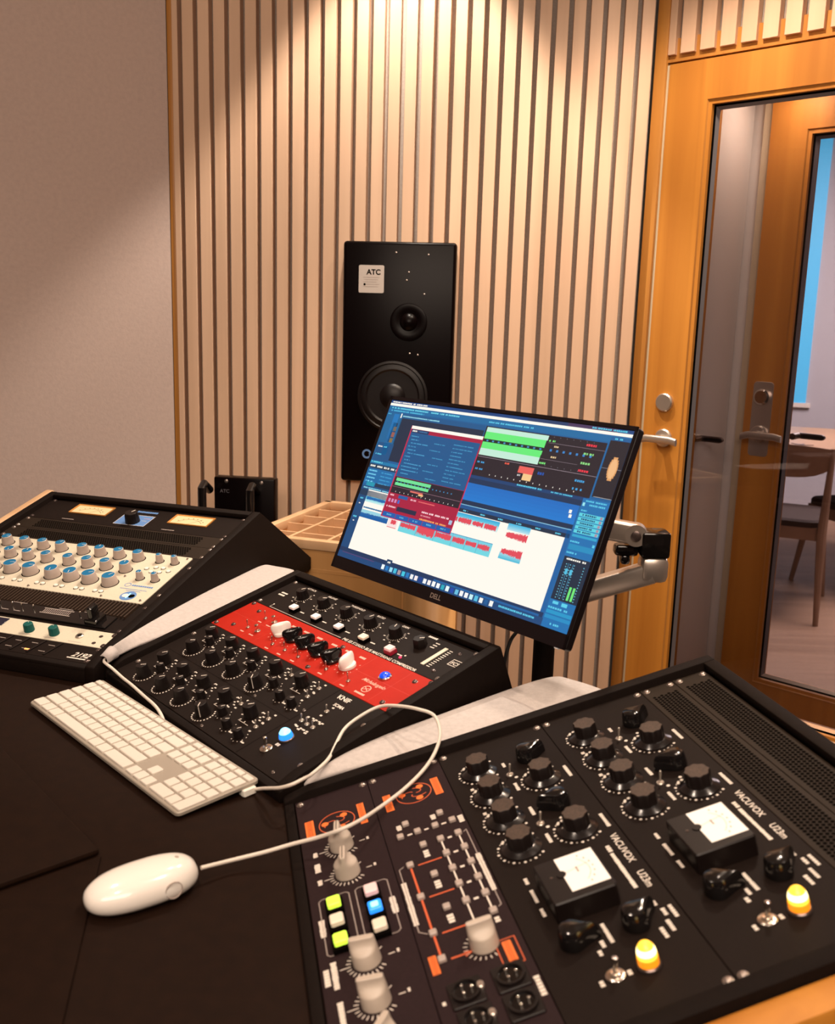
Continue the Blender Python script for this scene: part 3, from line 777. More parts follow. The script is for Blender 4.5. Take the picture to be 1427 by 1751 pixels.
# --- monitor controller (2U) and level master (2U), orange legends
def reel_logo(u, x, t, r):
    b = MB(.001).use('print_rust'); b.ring(r-1.0, r, 0, .2, 40)
    for k in range(3):
        a0 = 120*k+80
        b.strip([(r*.15*math.cos(rad(a0))+r*.55*j/6*math.cos(rad(a0+18*j)), r*.15*math.sin(rad(a0))+r*.8*j/6*math.sin(rad(a0+18*j))) for j in range(7)], 1.1, .22)
    b.use('print_orange')
    for k in range(3): a0 = rad(120*k+20); b.disc(r*.66*math.cos(a0), r*.66*math.sin(a0), r*.2, .25, 16)
    u.at('logo', b.mesh('logo', smooth=0), x, t)
def orange_block(u, x, t, w_, h_, lines=3):
    b = u.P('print_orange'); b.quad(x-w_/2, x+w_/2, -t-h_/2, -t+h_/2, .2)
    k = u.P('grey_panel')
    for i in range(int(w_/2.6)): 
        xx = x-w_/2+1.6+i*2.6; k.quad(xx, xx+.7, -t-h_*.32, -t+h_*.3, .3)
u = Unit(2, 10, 2, 'monitor_controller', 'charcoal monitor controller with lit square buttons and four pale knobs', 'monitor controller', 'grey_panel'); u.screws('screw_bright')
W = u.P('print')
for k, (x, t, rz) in enumerate([(123, 45.4, 83), (174.5, 45.2, 83), (313.5, 45.6, -12), (366, 45.6, -12), (418, 45.4, 50)]):
    o = u.at('volume_knob', KST, x, t, rz); link('pointer_line', line_me(-11, 11.3, .7, 25.9, 'hole' if k < 2 else 'stone_knob'), o)
    ringticks(W, x, t, 15.5, 19.5, 21, -230, 50, 1.0)
    W.strip([(x+.5, -t+19.5), (x+.5, -t+25)], 1.0, .2); scrib(W, x-3, t-28.5, 5, 2.6, n=2)
    scrib(W, x-2, t+28.5, 6, 2.6, n=2); W.strip([(x, -t-19.5), (x, -t-25)], 1.0, .2); 
for x, t, c in ((221, 63.5, 'btn_lime'), (249, 63.5, 'btn_warm'), (278, 63.5, 'btn_lime'), (221, 26, 'btn_pink'), (249, 26, 'btn_blue'), (277, 26, 'btn_warm')):
    b = MB(.001).use('hole'); b.rbox(-10, 11, -9, 8.5, .1, 5, 1, .5)
    o = u.at('push_button', b.mesh('push_button'), x+3, t+1)
    b = MB(.001).use(c); b.rbox(-7, 7, -6.6, 6.6, 4.9, 10, 2, 1.0)
    if c == 'btn_blue': b.use('btn_cyan'); b.rbox(-4, 4, -3.6, 3.6, 10, 10.2, 1.5, .1)
    link('button_cap', b.mesh('button_cap'), o, (0, 0, 0))
    W.disc(x+0, -t, .1, .2)
for (a, b_) in (((204, 79.5, 291, 49), (0, 0)), ((204, 42.5, 289, 9.5), (0, 0))):
    x0, t0, x1, t1 = a; u.P('print_dim').strip([(x0+3, -t0), (x1-3, -t0), (x1, -t0+3), (x1, -t1-3), (x1-3, -t1), (x0+3, -t1), (x0, -t1-3), (x0, -t0+3)], .9, .2, True)
for x, t, l, h_ in ((119, 75, 9, 5), (171, 75, 9, 5), (141, 75, 16, 7), (236, 80, 26, 6), (236, 9.6, 26, 6.5), (300, 75.8, 36, 5.6), (307, 83, 22, 6), (352, 75.5, 40, 5.6)):
    scrib(W, x, t, l, h_, n=max(3, int(l/3.2)), gap=.1)
reel_logo(u, 71, 45, 21); orange_block(u, 68.5, 76, 34, 10); orange_block(u, 70, 15.5, 44, 8); u.done()

u = Unit(2, 8, 2, 'transfer_console', 'charcoal routing unit with orange signal diagram and four black sockets', 'routing unit', 'grey_panel'); u.screws('screw_bright')
W = u.P('print'); R_ = u.P('print_rust')
btn = cached('tiny', lambda: (lambda b: (b.rbox(-3.6, 3.6, -3.6, 3.6, .1, 3.6, 1.2, .9), b.mesh('tiny'))[1])(MB(.001).use('cream_knob')))
grid = [(x, 72.2) for x in (198, 253, 308.5, 345)]+[(x, 52.6) for x in (170.5, 225, 279.6)]+[(x, 33.6) for x in (170.5, 198, 225.3, 252.3, 280)]+[(x, 14.2) for x in (170, 197.6, 224.8, 252, 278.6, 306.6)]+[(143.4, t) for t in (72.3, 53.3, 33.6, 14.4)]+[(122.6, 62.8), (122.6, 23.7)]
for x, t in grid: u.at('select_button', btn, x, t)
R_.strip([(203, -72.2), (340, -72.2)], 2.0, .2)
for x in (198, 253, 308.5): R_.strip([(x+3, -64), (x+3, -40)], 1.8, .2)
R_.strip([(347, -64), (347, -50)], 2.0, .2); R_.add([(351, -52, .2), (347, -44, .2), (343, -52, .2)], [(0,1,2)])
W.strip([(172, -33.6), (320, -33.6)], 1.6, .2); W.strip([(172, -14.2), (306, -14.2)], 1.6, .2)
for x in (170, 197.6, 225, 252, 279): scrib(W, x, 24, 3.6, 5, n=1)
for t in (62, 43.5, 24): scrib(W, 142, t, 3, 5.5, n=1)
D_ = u.P('print_dim')
D_.strip([(196, -79), (199, -84), (300, -84), (306, -77)], .9, .2); D_.strip([(170, -8.5), (167, -5), (300, -5), (302, -8)], .9, .2)
scrib(W, 222, 84, 68, 5.5, n=20, gap=.08); scrib(W, 214, 5, 64, 5.5, n=20, gap=.08)
for x in (180, 235, 290): scrib(W, x, 52.5, 13, 6.5, n=3)
scrib(W, 120, 70.6, 10, 6, n=3); scrib(W, 120, 32, 10, 6, n=3); scrib(W, 138, 5, 14, 6, n=4); scrib(W, 400, 4.6, 24, 5, n=6); scrib(W, 393, 82, 5, 3, n=1); scrib(W, 315, 14, 8, 5, n=2)
o = u.at('volume_knob', KST, 344, 33.2, 0); ringticks(W, 344, 33.2, 15.5, 19, 15, -200, 20, .9)
reel_logo(u, 64, 42, 21); orange_block(u, 68, 73, 36, 9); orange_block(u, 64, 14.5, 38, 9); orange_block(u, 348, 80, 24, 7); orange_block(u, 362, 15.5, 26, 8)
u.P('print_rust').strip([(346, -7), (379, -7), (379, -25), (346, -25)], .9, .2, True)
for x, t in ((392.5, 62), (392.5, 23.5), (425.5, 23), (425.5, 61)):
    b = MB(.001).use('knob_black'); b.rbox(-15, 15, -14.5, 14.5, .1, 2.2, 2, .5); b.ring(10.2, 12.6, 2.2, 5, 32)
    o = u.at('xlr_socket', b.mesh('xlr_socket'), x, t)
    b = MB(.001).use('gloss_black'); b.lathe([(10.2, 2.3), (10.2, 3.0), (.05, 3.0)], 28)
    for a in (90, 210, 330): b.use('chrome').lathe([(1.3, 3), (1.3, 6), (.05, 6.6)], 10, (5*math.cos(rad(a)), 5*math.sin(rad(a)))).use('gloss_black')
    link('contact_pins', b.mesh('contact_pins'), o)
    if t > 50:
        b = MB(.001).use('brushed'); b.rbox(-4, 4, 9.5, 15.5, 2.2, 5.5, 2.8, .8); link('latch', b.mesh('latch'), o)
u.done()

# --- mid bay: stereo bus compressor
u = Unit(1, 0, 2, 'bus_compressor', 'black stereo bus compressor with white buttons at the top of the middle bay', 'compressor', 'black_panel'); u.screws()
W = u.P('print'); KB = k_cap('knob_black', 10.5, 9.0, 16, (16, .035))
for k, (x, rz) in enumerate(((72.7, -35), (136, -60), (200, -50), (263, -20), (325.5, 20), (383, -55))):
    if k < 5:
        o = u.at('control_knob', KB, x, 34.5, rz); link('pointer_line', line_me(1, 8.6, 1.3, 16.3), o); ringticks(W, x, 34.5, 12.5, 15.5, 21, -235, 55, .6)
        for a in range(-235, 56, 41): scrib(W, x+19.5*math.cos(rad(a))-2, 34.5-19.5*math.sin(rad(a)), 4, 2.0)
    else:
        o = u.at('control_knob', cached('kbx', lambda: (lambda b: (b.lathe([(11, .3), (11, 1), (10, 13), (9.4, 14)], 6), b.mesh('k'))[1])(MB(.001).use('knob_black'))), x, 34.5, rz); link('pointer_line', line_me(1, 8.6, 1.3, 14.3), o)
        for q, tt in enumerate((16, 22, 28)): scrib(W, x+14, tt, 9, 2.4)
for x, s_ in ((50, 'ATTACK'), (112, 'RELEASE'), (177, 'THRESHOLD'), (247, 'RATIO'), (310, 'GAIN')):
    u.text(s_, x, 10, 6.5, bold=.22)
scrib(W, 372, 7.5, 20, 4.6, n=5); scrib(W, 18, 42, 18, 4); scrib(W, 18, 49, 18, 4)
for k, x in enumerate((102, 166, 229, 293, 357)):
    c = ('btn_white', 'btn_white', 'btn_white', 'btn_warm', 'btn_pink')[k]
    b = MB(.001).use('btn_redbody' if k == 4 else 'hole'); b.rbox(-8, 8, -7, 7, .1, 6, 1, .4); o = u.at('push_button', b.mesh('push_button'), x, 72)
    b = MB(.001).use(c); b.rbox(-7, 7, -6.2, 6.2, 6, 10, 1.5, .8); link('button_cap', b.mesh('button_cap'), o)
    scrib(W, x+12, 69, 11, 2.6)
u.P('print_dim').strip([(45, -79), (45, -86), (250, -86)], 1.5, .2); W.disc(45, -77, 1.5, .2)
u.text('P4S ES STEREO BUS MASTERING COMPRESSOR', 256, 88.3, 8.4, bold=.25)
b = MB(.001).use('led_red'); b.lathe([(2.2, .1), (2.2, 1.5), (1, 2.6), (.02, 2.8)], 14); u.at('led', b.mesh('led'), 381.7, 74); W.disc(384, -66, 1.6, .2)
b = MB(.001).use('cream_panel'); b.box(421, 428, -69, -19, .1, 1.2); o = u.at('level_meter', b.mesh('level_meter'), 0, 0)
for k in range(11): u.P('print').quad(432, 439, -(21+k*4.6)-.7, -(21+k*4.6)+.7, .2)
for t in (20, 71.5):
    u.at('panel_screw', screw_me('screw', 2.6), 452, t)
b = u.P('print'); b.strip([(456, -34), (477, -34), (477, -48), (456, -48)], 1.0, .2, True); u.text('FCS', 458, 45, 9.5, bold=.3); u.done()

# --- mid bay: red equaliser
u = Unit(1, 2, 2, 'red_equaliser', 'bright red equaliser with white and black finned knobs in the middle bay', 'equaliser', 'red'); u.screws('screw')
W = u.P('print_pink')
for k, x in enumerate((150, 184.5, 221, 260, 296, 331)):
    u.at('fin_knob', KFW if k in (0, 5) else KFB, x, (42, 43, 44.5, 47, 48, 45)[k], -28 if k < 5 else 15)
    ringticks(W, x, 45, 18, 20, 9, -220, 40, .9); scrib(W, x-6, 17, 14, 4.5)
for x, t in ((79, 62.4), (79.5, 27.6), (168, 71.5), (203, 71.3), (240, 71.3), (310, 69), (366, 70.3)):
    toggle(u, x, t, 3.4, 12, .9, 20, 12, 'chrome'); scrib(W, x-5, t+12, 10, 2.6)
for x, t in ((105.6, 60.4), (105.5, 26.7)):
    o = toggle(u, x, t, 5.2, 10, 2.6, 0, 4, 'chrome', 'jack_post'); scrib(W, x-6, t+13, 12, 2.6)
for x, t in ((44.4, 18.6), (278, 80.2), (278, 13.8), (451, 16.8), (451.5, 76.9), (44.4, 70)): u.at('panel_screw', screw_me('screw', 3.4), x, t)
G = u.P('red_groove'); G.strip([(0, -44), (482, -44)], .5, .12)
for x in (92, 128, 350, 430): G.strip([(x, -3), (x, -86)], .5, .12)
b = MB(.001).use('chrome'); b.lathe([(10, .1), (10, 2), (8.6, 3.2)], 28); o = u.at('pilot_lamp', b.mesh('pilot_lamp'), 404, 32.5)
b = MB(.001).use('blue_dim'); b.lathe([(8.4, 2.8), (7.2, 5), (4.6, 6.8), (.05, 7.6)], 28); link('jewel', b.mesh('jewel'), o)
u.text('Michelangelo', 378, 56, 9.5, 'print_pink', .25, .5)
b = MB(.001).use('print_pink'); b.ring(6.4, 7.6, 0, .2, 24); b.strip([(-5, -3), (5, 3)], 1, .2); b.strip([(-5, 3), (5, -3)], 1, .2); u.at('logo', b.mesh('logo', smooth=0), 404.5, 68)
scrib(W, 394, 80.6, 22, 4); u.done()

# --- mid bay: black four unit equaliser
u = Unit(1, 4, 4, 'black_equaliser', 'black four-space equaliser covered in tapered knobs, with glowing blue lamp', 'equaliser', 'black_panel'); u.screws()
W = u.P('print')
KT = k_cap('knob_black', 11.2, 8.6, 19); KR = k_cap('knob_black', 10.4, 9.4, 19); KSM = k_cap('knob_black', 7.2, 6.2, 13)
for (xs, t, kind) in (((61, 124.6, 185, 250), 154.8, 'ring'), ((62, 125.3, 187.4, 252), 67.4, 'ring'), ((56.5, 121.5, 183, 248, 316.5), 115.2, 'rect'), ((52.6, 117, 182, 246, 313.6), 25.2, 'rect')):
    for x in xs:
        rz = random.choice((-40, -55, -50, -45)) if x < 240 or kind == 'rect' else -140
        o = u.at('gain_knob' if kind == 'ring' else 'frequency_knob', KT if kind == 'ring' else KR, x, t, rz)
        link('pointer_line', line_me(-.5, 8.2, 1.1, 19.25, down=(10.8, 2) if rz == -140 else None), o)
        if kind == 'ring': ringdots(W, x, t, 17, 19, -232, 52, 2.5)
        else:
            ringticks(W, x, t, 14.5, 17, 7, -200, 60, 1.8); W.strip([(x-8, -t-17), (x+17, -t-17)], .7, .2)
            for a in (30, 0, -30, 60): scrib(W, x+19*math.cos(rad(a)), t-16*math.sin(rad(a)), 4.5, 2.2)
for x, t in ((74, 131.5), (142, 133), (208, 134), (68, 39), (135, 41), (202, 42), (276, 137.5), (310, 150.4), (346, 153.5), (277, 51), (314.5, 65), (345.2, 65.7)):
    big = x > 270
    o = u.at('filter_knob', KSM, x, t, random.choice((-30, -50, -60))); link('pointer_line', line_me(0, 6, .9, 13.2), o)
    ringdots(W, x+1, t, 11, 6, -120, 60, 1.6)
    scrib(W, x+12, t+5, 8, 2.6)
for x, t in ((277, 20), (347.5, 40.6), (345, 18.2), (403, 47.3), (278, 108.4), (346.5, 106), (347.6, 127.7), (390.7, 80.9), (404.6, 81.8), (418, 81.5)):
    toggle(u, x, t, 3.6, 9, .9, 0, 14, 'nickel'); scrib(W, x-2, t-11, 4.5, 3, n=2); scrib(W, x-2, t+10, 4.5, 3, n=2)
toggle(u, 402.8, 146.5, 8.6, 15, 2.0, 0, 8, 'chrome', 'power_switch'); scrib(W, 405, 132, 8, 6, n=2)
b = MB(.001).use('screw'); b.lathe([(11, .1), (11, 1.6), (10, 2.4)], 28); o = u.at('pilot_lamp', b.mesh('pilot_lamp'), 406, 116.5)
b = MB(.001).use('btn_blue'); b.lathe([(9.8, 2.2), (9.4, 5), (7.9, 9.5)], 28, cap1=False)
b.use('blue_lamp'); b.lathe([(7.9, 9.5), (5.4, 13), (2.5, 15), (.05, 15.6)], 28, cap0=False); link('jewel', b.mesh('jewel'), o)
G = u.P('hole'); G.strip([(374, -2), (374, -176)], .9, .15); G.strip([(20, -89), (374, -89)], .5, .15)
u.text('KNIF', 386, 17.5, 12.5, bold=.7, shear=-.25); u.text('SOMA', 396, 32, 8, bold=.5)
for k in range(4): scrib(W, 392+8*k, 92+3*(k % 2), 6, 3); scrib(W, 398+7*k, 68, 5, 2.6)
for x, t in ((276, 84), (372, 64), (276, 172), (60, 172), (455, 170), (455, 10)): u.at('panel_screw', screw_me('screw_bright', 1.8), x, t)
u.done()

# --- left bay: meter unit
u = Unit(0, 0, 2, 'meter_unit', 'black meter unit with two glowing amber meters and a blue label', 'meter unit', 'black_panel'); u.screws('screw')
for x0 in (79, 322):
    b = MB(.001).use('trimwood'); w_ = 92
    b.loft([[(x0, -52.5, .2), (x0+w_, -52.5, .2), (x0+w_, -13, .2), (x0, -13, .2)], [(x0, -52.5, 2.2), (x0+w_, -52.5, 2.2), (x0+w_, -13, 2.2), (x0, -13, 2.2)], [(x0+4, -48.5, .9), (x0+w_-4, -48.5, .9), (x0+w_-4, -17, .9), (x0+4, -17, .9)]], True, False)
    m_ = u.at('level_meter', b.mesh('level_meter'), 0, 0)
    b = MB(.001).use('meter_amber'); b.quad(x0+4, x0+w_-4, -48.5, -17, 1.0); b.use('hole')
    b.strip([(x0+w_/2+34*math.sin(rad(a)), -62+34*math.cos(rad(a))) for a in range(-55, 56, 10)], .6, 1.15)
    b.strip([(x0+w_/2, -48), (x0+w_/2+22, -26)], .5, 1.2)
    for a in range(-50, 51, 16): scrib(b, x0+w_/2+38*math.sin(rad(a)), 62-38*math.cos(rad(a)), 3, 2, 1.15)
    link('dial_face', b.mesh('dial_face', smooth=0), m_)
    scrib(u.P('print_dim'), x0+4, 80, 30, 2.2, n=10, gap=.05)
b = u.P('print_blue'); b.quad(208, 281, -77, -32, .2); u.P('print').strip([(208, -77), (281, -77), (281, -32), (208, -32)], .9, .25, True)
o = u.at('selector_knob', k_cap('knob_black', 15, 13, 22, (14, .03)), 246, 62, -20); link('pointer_line', line_me(2, 12, 1.6, 22.3), o)
scrib(u.P('print_pink'), 262, 44, 14, 2.4); scrib(u.P('print'), 262, 54, 12, 2.4)
scrib(u.P('print_blue'), 228, 16, 50, 8, n=10, gap=.12); u.done()

# --- left bay: cream equaliser
u = Unit(0, 4, 4, 'cream_equaliser', 'cream mastering equaliser with rows of blue capped knobs', 'equaliser', 'black_panel')
b = MB(.001).use('cream_panel'); b.rbox(22, 460, -174.5, -1.5, 0, 2.0, 4, .5); u.at('cream_plate', b.mesh('cream_plate'), 0, 0)
for x, t in ((8.7, 37.7), (8.7, 140), (473.9, 37.7), (473.9, 140)): u.at('rack_screw', screw_me('screw_bright'), x, t)
KW = k_cap('cream_knob', 11.8, 9.6, 17, None, 'knob_blue', 32, 'white_plastic'); KW2 = k_cap('cream_knob', 15, 12.2, 17.5, None, 'knob_blue', 36, 'white_plastic'); KW3 = k_cap('cream_knob', 7.4, 5.6, 16, None, 'knob_blue', 24, 'white_plastic')
rows = [((52, 95, 138, 181, 232, 272, 315, 358), 29.5, KW, 8.0, 17.5), ((53, 96, 138, 182, 232.5, 275, 316, 359), 74, KW, 8, 17.5), ((54, 97, 140, 183.3, 233.4, 275.3, 316, 359.5), 124, KW2, 11, 18), ((404, 437), 29, KW3, 5, 16.5), ((405, 437), 96, KW3, 5, 16.5)]
for xs, t, me, pl, hz in rows:
    for x in xs:
        o = u.at('eq_knob', me, x, t, random.choice((-160, -60, -30, -75, 10, -50)), 2); link('pointer_line', line_me(1, pl-1, .9, hz), o)
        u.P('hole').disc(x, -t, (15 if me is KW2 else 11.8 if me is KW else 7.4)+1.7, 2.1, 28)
bt = cached('rb', lambda: (lambda b: (b.lathe([(3.9, 0), (3.9, 1.8), (3.2, 2.4), (.02, 2.5)], 18), b.mesh('round_button'))[1])(MB(.001).use('white_plastic')))
for x, t in [(x, 154.6) for x in (57, 70, 100, 113, 143, 171.2, 184.6, 222, 235.5, 264.4, 278, 308, 321, 349.3, 362)]+[(395.4, 60), (411, 52.3), (426.5, 52), (411, 69.3), (427.7, 67.6), (442.5, 60.4)]:
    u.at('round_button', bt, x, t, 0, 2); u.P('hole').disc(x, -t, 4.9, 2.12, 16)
b = u.P('print_blue'); b.ring(5.2, 6.4, 2.1, 2.3, 20, (396, -121)); scrib(b, 405, 121, 44, 5, 2.3, n=10, gap=.2)
scrib(b, 388, 134, 56, 1.6, 2.2, n=20, gap=.05); scrib(b, 404, 139, 30, 1.6, 2.2, n=12, gap=.05)
b = MB(.001).use('print_blue'); b.lathe([(15, 2.05), (15, 2.4), (.05, 2.4)], 28); b.use('white_gloss'); b.disc(-6, 0, 6, 2.5, 18); b.use('hole'); b.disc(7, 0, 6, 2.5, 18); b.use('btn_cyan'); b.quad(-1.5, 1.5, -8, 8, 2.55)
u.at('jewel_badge', b.mesh('jewel_badge', smooth=0), 420, 156)
for x, t in ((452, 9), (452, 166), (372, 168), (214, 168), (372, 95), (30, 9), (30, 166)): u.at('panel_screw', screw_me('screw_bright', 2.0), x, t, 0, 2)
u.done()

# --- left bay: ribbed valve unit
u = Unit(0, 8, 2, 'ribbed_processor', 'black ribbed unit with fine cooling fins and a dark lever knob', 'processor', 'black_panel'); u.screws('screw')
b = MB(.001).use('rib')
for k in range(62): b.box(18+k*7.2, 21.0+k*7.2, -46, -2, 0, 5)
u.at('cooling_ribs', b.mesh('cooling_ribs'), 0, 0)
b = MB(.001).use('gloss_black'); b.rbox(18, 446, -83, -47.5, .1, 4, 1.5, .6); u.at('control_strip', b.mesh('control_strip'), 0, 0)
W = u.P('print_dim')
for x in (150, 180, 211, 238, 258, 283):
    toggle(u, x, 61, 3.4, 10, 1.3, 0, 10, 'chrome')
for x in (200, 225, 250): scrib(W, x, 72, 14, 2.2, 4.2)
b = MB(.001).use('print_dim')
for t in (52, 66): b.quad(300, 362, -t-1, -t+1, 4.2)
for k in range(14): b.quad(304+4*k, 305.5+4*k, -64, -54, 4.2)
u.at('fader_scale', b.mesh('fader_scale', smooth=0), 0, 0)
for x in (248, 345, 398): scrib(W, x-18, 48, 30, 1.5, 4.6, n=6, gap=.02)
toggle(u, 378, 58, 3.6, 8, 1.5, 0, 8, 'chrome')
b = MB(.001).use('gloss_black'); b.rbox(401, 428, -80, -50, 4, 12, 4, 2); o = u.at('lever_knob', b.mesh('lever_knob'), 0, 0)
b = MB(.001).use('gloss_black'); b.rbox(408, 418, -76, -54, 12, 32, 4, 2); link('grip', b.mesh('grip'), o); u.done()

# --- left bay: cream preamp with green knobs
u = Unit(0, 10, 1, 'slim_preamp', 'slim cream one-space unit with two green knobs', 'preamp', 'cream_panel'); 
for x, t in ((8.7, 6.3), (8.7, 38), (473.9, 6.3), (473.9, 38)): u.at('rack_screw', screw_me('screw', 4.4), x, t)
for x, t in ((452, 14), (452, 34)): u.at('panel_hole', cached('ph', lambda: (lambda b: (b.lathe([(3.6, 0), (3.6, .3), (.02, .3)], 16), b.mesh('panel_hole'))[1])(MB(.001).use('screw'))), x, t)
KG = k_cap('knob_green', 8.6, 7.8, 14, (18, .03), 'knob_green')
for x, t in ((268, 27), (318.6, 27.5), (368.6, 26.3)):
    if x > 300:
        o = u.at('control_knob', KG, x, t, 20); link('pointer_line', line_me(3.5, 5, 1.2, 14.5), o)
b = MB(.001).use('lcd'); b.rbox(200, 259, -26, -4, .1, .8, 1, .2); u.at('display_window', b.mesh('display_window'), 0, 0)
b = MB(.001).use('nickel'); b.lathe([(7, .1), (7, 1.4), (5, 3), (4.6, 3), (4.4, .4), (.05, .4)], 24); b.use('hole').disc(0, 0, 4.3, .6, 16); u.at('jack_socket', b.mesh('jack_socket'), 415.7, 22)
for x in (305, 356, 405): scrib(u.P('print_dim'), x, 38.5, 26, 1.3, n=12)
u.done()
# --- left bay: converter
u = Unit(0, 11, 1, 'audio_converter', 'black one-space converter with slanted ribs and large white numeral logo, lowest in left bay', 'converter', 'black_panel'); u.screws('screw')
b = MB(.001).use('gloss_black')
for k in range(11): x = 60+k*33; b.add([(x, -40, .1), (x+4, -40, .1), (x+14, -4, .1), (x+10, -4, .1), (x, -40, 1.6), (x+4, -40, 1.6), (x+14, -4, 1.6), (x+10, -4, 1.6)], [(4,5,6,7), (0,1,5,4), (1,2,6,5), (2,3,7,6), (3,0,4,7)])
u.at('slanted_ribs', b.mesh('slanted_ribs'), 0, 0)
for k in range(10):
    for t in (13, 31):
        scrib(u.P('print_dim'), 78+k*33+(6 if t == 13 else 0), t, 13, 1.6, n=5)
b = MB(.001).use('led_orange'); b.rbox(349, 360, -34, -31, .1, 1.2, .8, .2); u.at('led', b.mesh('led'), 0, 0)
u.text('2192', 438, 31, 16, 'print', .9, .35); u.P('print').quad(434, 478, -36.5, -34, .2); u.done()

# ------------------------------------------------------------------ white felt strips between the bays
def felt(label, L, Rr, thick=.010, tip=None, seed=1):
    random.seed(seed)
    me_v = []; n = len(L); m = 6
    o = thing('felt_strip', label, 'cloth strip', Matrix.Translation(Vector(L[0])), 'pale felt strips filling the gaps between bays')
    top = []; 
    for k in range(n):
        a, c = Vector(L[k]), Vector(Rr[k])
        for j in range(m+1):
            p = a.lerp(c, j/m); e = math.sin(PI*j/m)
            top.append(p+Vector((0, 0, .002*e+random.uniform(-.0006, .0006))))
    fs = []
    for k in range(n-1):
        for j in range(m): i = k*(m+1)+j; fs.append((i, i+1, i+m+2, i+m+1))
    me = bpy.data.meshes.new('felt'); 
    bm = bmesh.new(); vs = [bm.verts.new(p-Vector(L[0])) for p in top]
    for f in fs: bm.faces.new([vs[i] for i in f])
    bm.normal_update(); me2 = bpy.data.meshes.new('felt_sheet'); bm.to_mesh(me2); bm.free(); me2.materials.append(MT['cloth'])
    s_ = link('felt_sheet', me2, o); s_.modifiers.new('s', 'SOLIDIFY').thickness = thick; s_.modifiers['s'].offset = 0
    sb = s_.modifiers.new('b', 'SUBSURF'); sb.levels = 2; sb.render_levels = 2
    me2.polygons.foreach_set('use_smooth', [True]*len(me2.polygons)); return o
f1 = felt('long pale felt strip between the left and middle bays', 
     [(-.3163, 1.9523, .815), (-.351, 1.85, .8145), (-.385, 1.750, .814), (-.420, 1.648, .811), (-.453, 1.550, .807), (-.474, 1.490, .802), (-.4895, 1.447, .796)],
     [(-.240, 1.915, .815), (-.262, 1.700, .813), (-.3425, 1.594, .809), (-.400, 1.546, .798), (-.440, 1.511, .790), (-.468, 1.482, .783), (-.485, 1.452, .778)], seed=2)
b = MB().use('cloth'); b.tube([(-.4885, 1.444, .7845), (-.4800, 1.466, .7900)], [.0085, .0115], 16, False)
me = b.mesh('rolled_tip'); me.transform(Matrix.Translation((.3163, -1.9523, -.815))); q_ = link('rolled_tip', me, f1); q_.modifiers.new('s', 'SOLIDIFY').thickness = .002
f2 = felt('long pale felt strip between the middle and right bays', 
     [(.2135, 1.3546, .815), (.140, 1.300, .812), (.028, 1.2205, .798), (-.0473, 1.1677, .790), (-.090, 1.137, .784), (-.1174, 1.1165, .778), (-.1375, 1.099, .765)],
     [(.290, 1.285, .815), (.225, 1.215, .812), (.110, 1.160, .796), (.010, 1.132, .785), (-.050, 1.110, .779), (-.098, 1.096, .772), (-.1285, 1.085, .762)], seed=3)

# ------------------------------------------------------------------ computer display
MO = Vector((-.05, 1.70725, 1.325-.14006)); yaw = rad(-49.666); tl = rad(66.692)
a_ = Vector((math.cos(yaw), math.sin(yaw), 0)); h_ = Vector((-math.sin(yaw), math.cos(yaw), 0)); v_ = h_*math.cos(tl)+Vector((0, 0, math.sin(tl))); n_ = a_.cross(v_)
MM = Matrix(((a_.x, v_.x, n_.x, MO.x), (a_.y, v_.y, n_.y, MO.y), (a_.z, v_.z, n_.z, MO.z), (0, 0, 0, 1)))
mon = thing('computer_monitor', 'slim black computer monitor showing audio editing software', 'monitor', MM)
b = MB(.001).use('bezel'); b.rbox(-7, 531.5, -311, 7, -15, -1.0, 5, 2); link('housing', b.mesh('housing'), mon)
b = MB(.001).use('bezel'); b.rbox(130, 400, -250, -60, -48, -15, 20, 1)
link('rear_bulge', b.mesh('rear_bulge'), mon)
b = MB(.001).use('bezel')
for q in ((-7, 531.5, 1, 7), (-7, 531.5, -311, -291), (-7, 0, -311, 7), (527.5, 531.5, -311, 7)): b.box(q[0], q[1], q[2], q[3], -1.2, .6)
link('bezel', b.mesh('bezel'), mon)
link('logo', textmesh('DELL', .0110, 'brushed', offset=.0002, align='CENTER'), mon, (.2665, -.3045, .0008))
b = MB(.001).use('btn_white'); b.box(513, 519, -312.5, -310.5, -6, -1); link('power_led', b.mesh('power_led'), mon)
# user interface, painted in screen millimetres (x right, y down)
ui_v, ui_f, ui_c = [], [], []
LAY = [0]
def q4(p, c, l):
    b0 = len(ui_v); z = .10+.03*l
    for x, y in p: ui_v.append((x/1000, -y/1000, z/1000))
    ui_f.append((b0, b0+1, b0+2, b0+3)); ui_c.append(s2l(*c))
def R(x0, y0, x1, y1, c, l=1): q4([(x0, y1), (x1, y1), (x1, y0), (x0, y0)], c, l)
def grad(x0, y0, x1, y1, c0, c1, n=6, l=1, horiz=False):
    for k in range(n):
        c = tuple(c0[i]+(c1[i]-c0[i])*(k+.5)/n for i in range(3))
        if horiz: R(x0+(x1-x0)*k/n, y0, x0+(x1-x0)*(k+1)/n, y1, c, l)
        else: R(x0, y0+(y1-y0)*k/n, x1, y0+(y1-y0)*(k+1)/n, c, l)
def words(x, y, L, h, c, l=4, d=1.0):
    e = x+L
    while x < e:
        w_ = random.uniform(.7, 1.6)*h
        R(x, y+random.uniform(0, .15)*h, min(x+w_*.75, e), y+h, c, l); x += w_ if random.random() > .15 else w_*1.7
BL = (8, 92, 150); BD = (4, 62, 112); NV = (18, 40, 66); CY = (90, 205, 235); WH = (255, 250, 238); CR = (255, 249, 238); RD = (168, 18, 60); BK = (28, 22, 38); LB = (20, 130, 190)
random.seed(11)
R(0, 0, 527, 290, BL, 0)
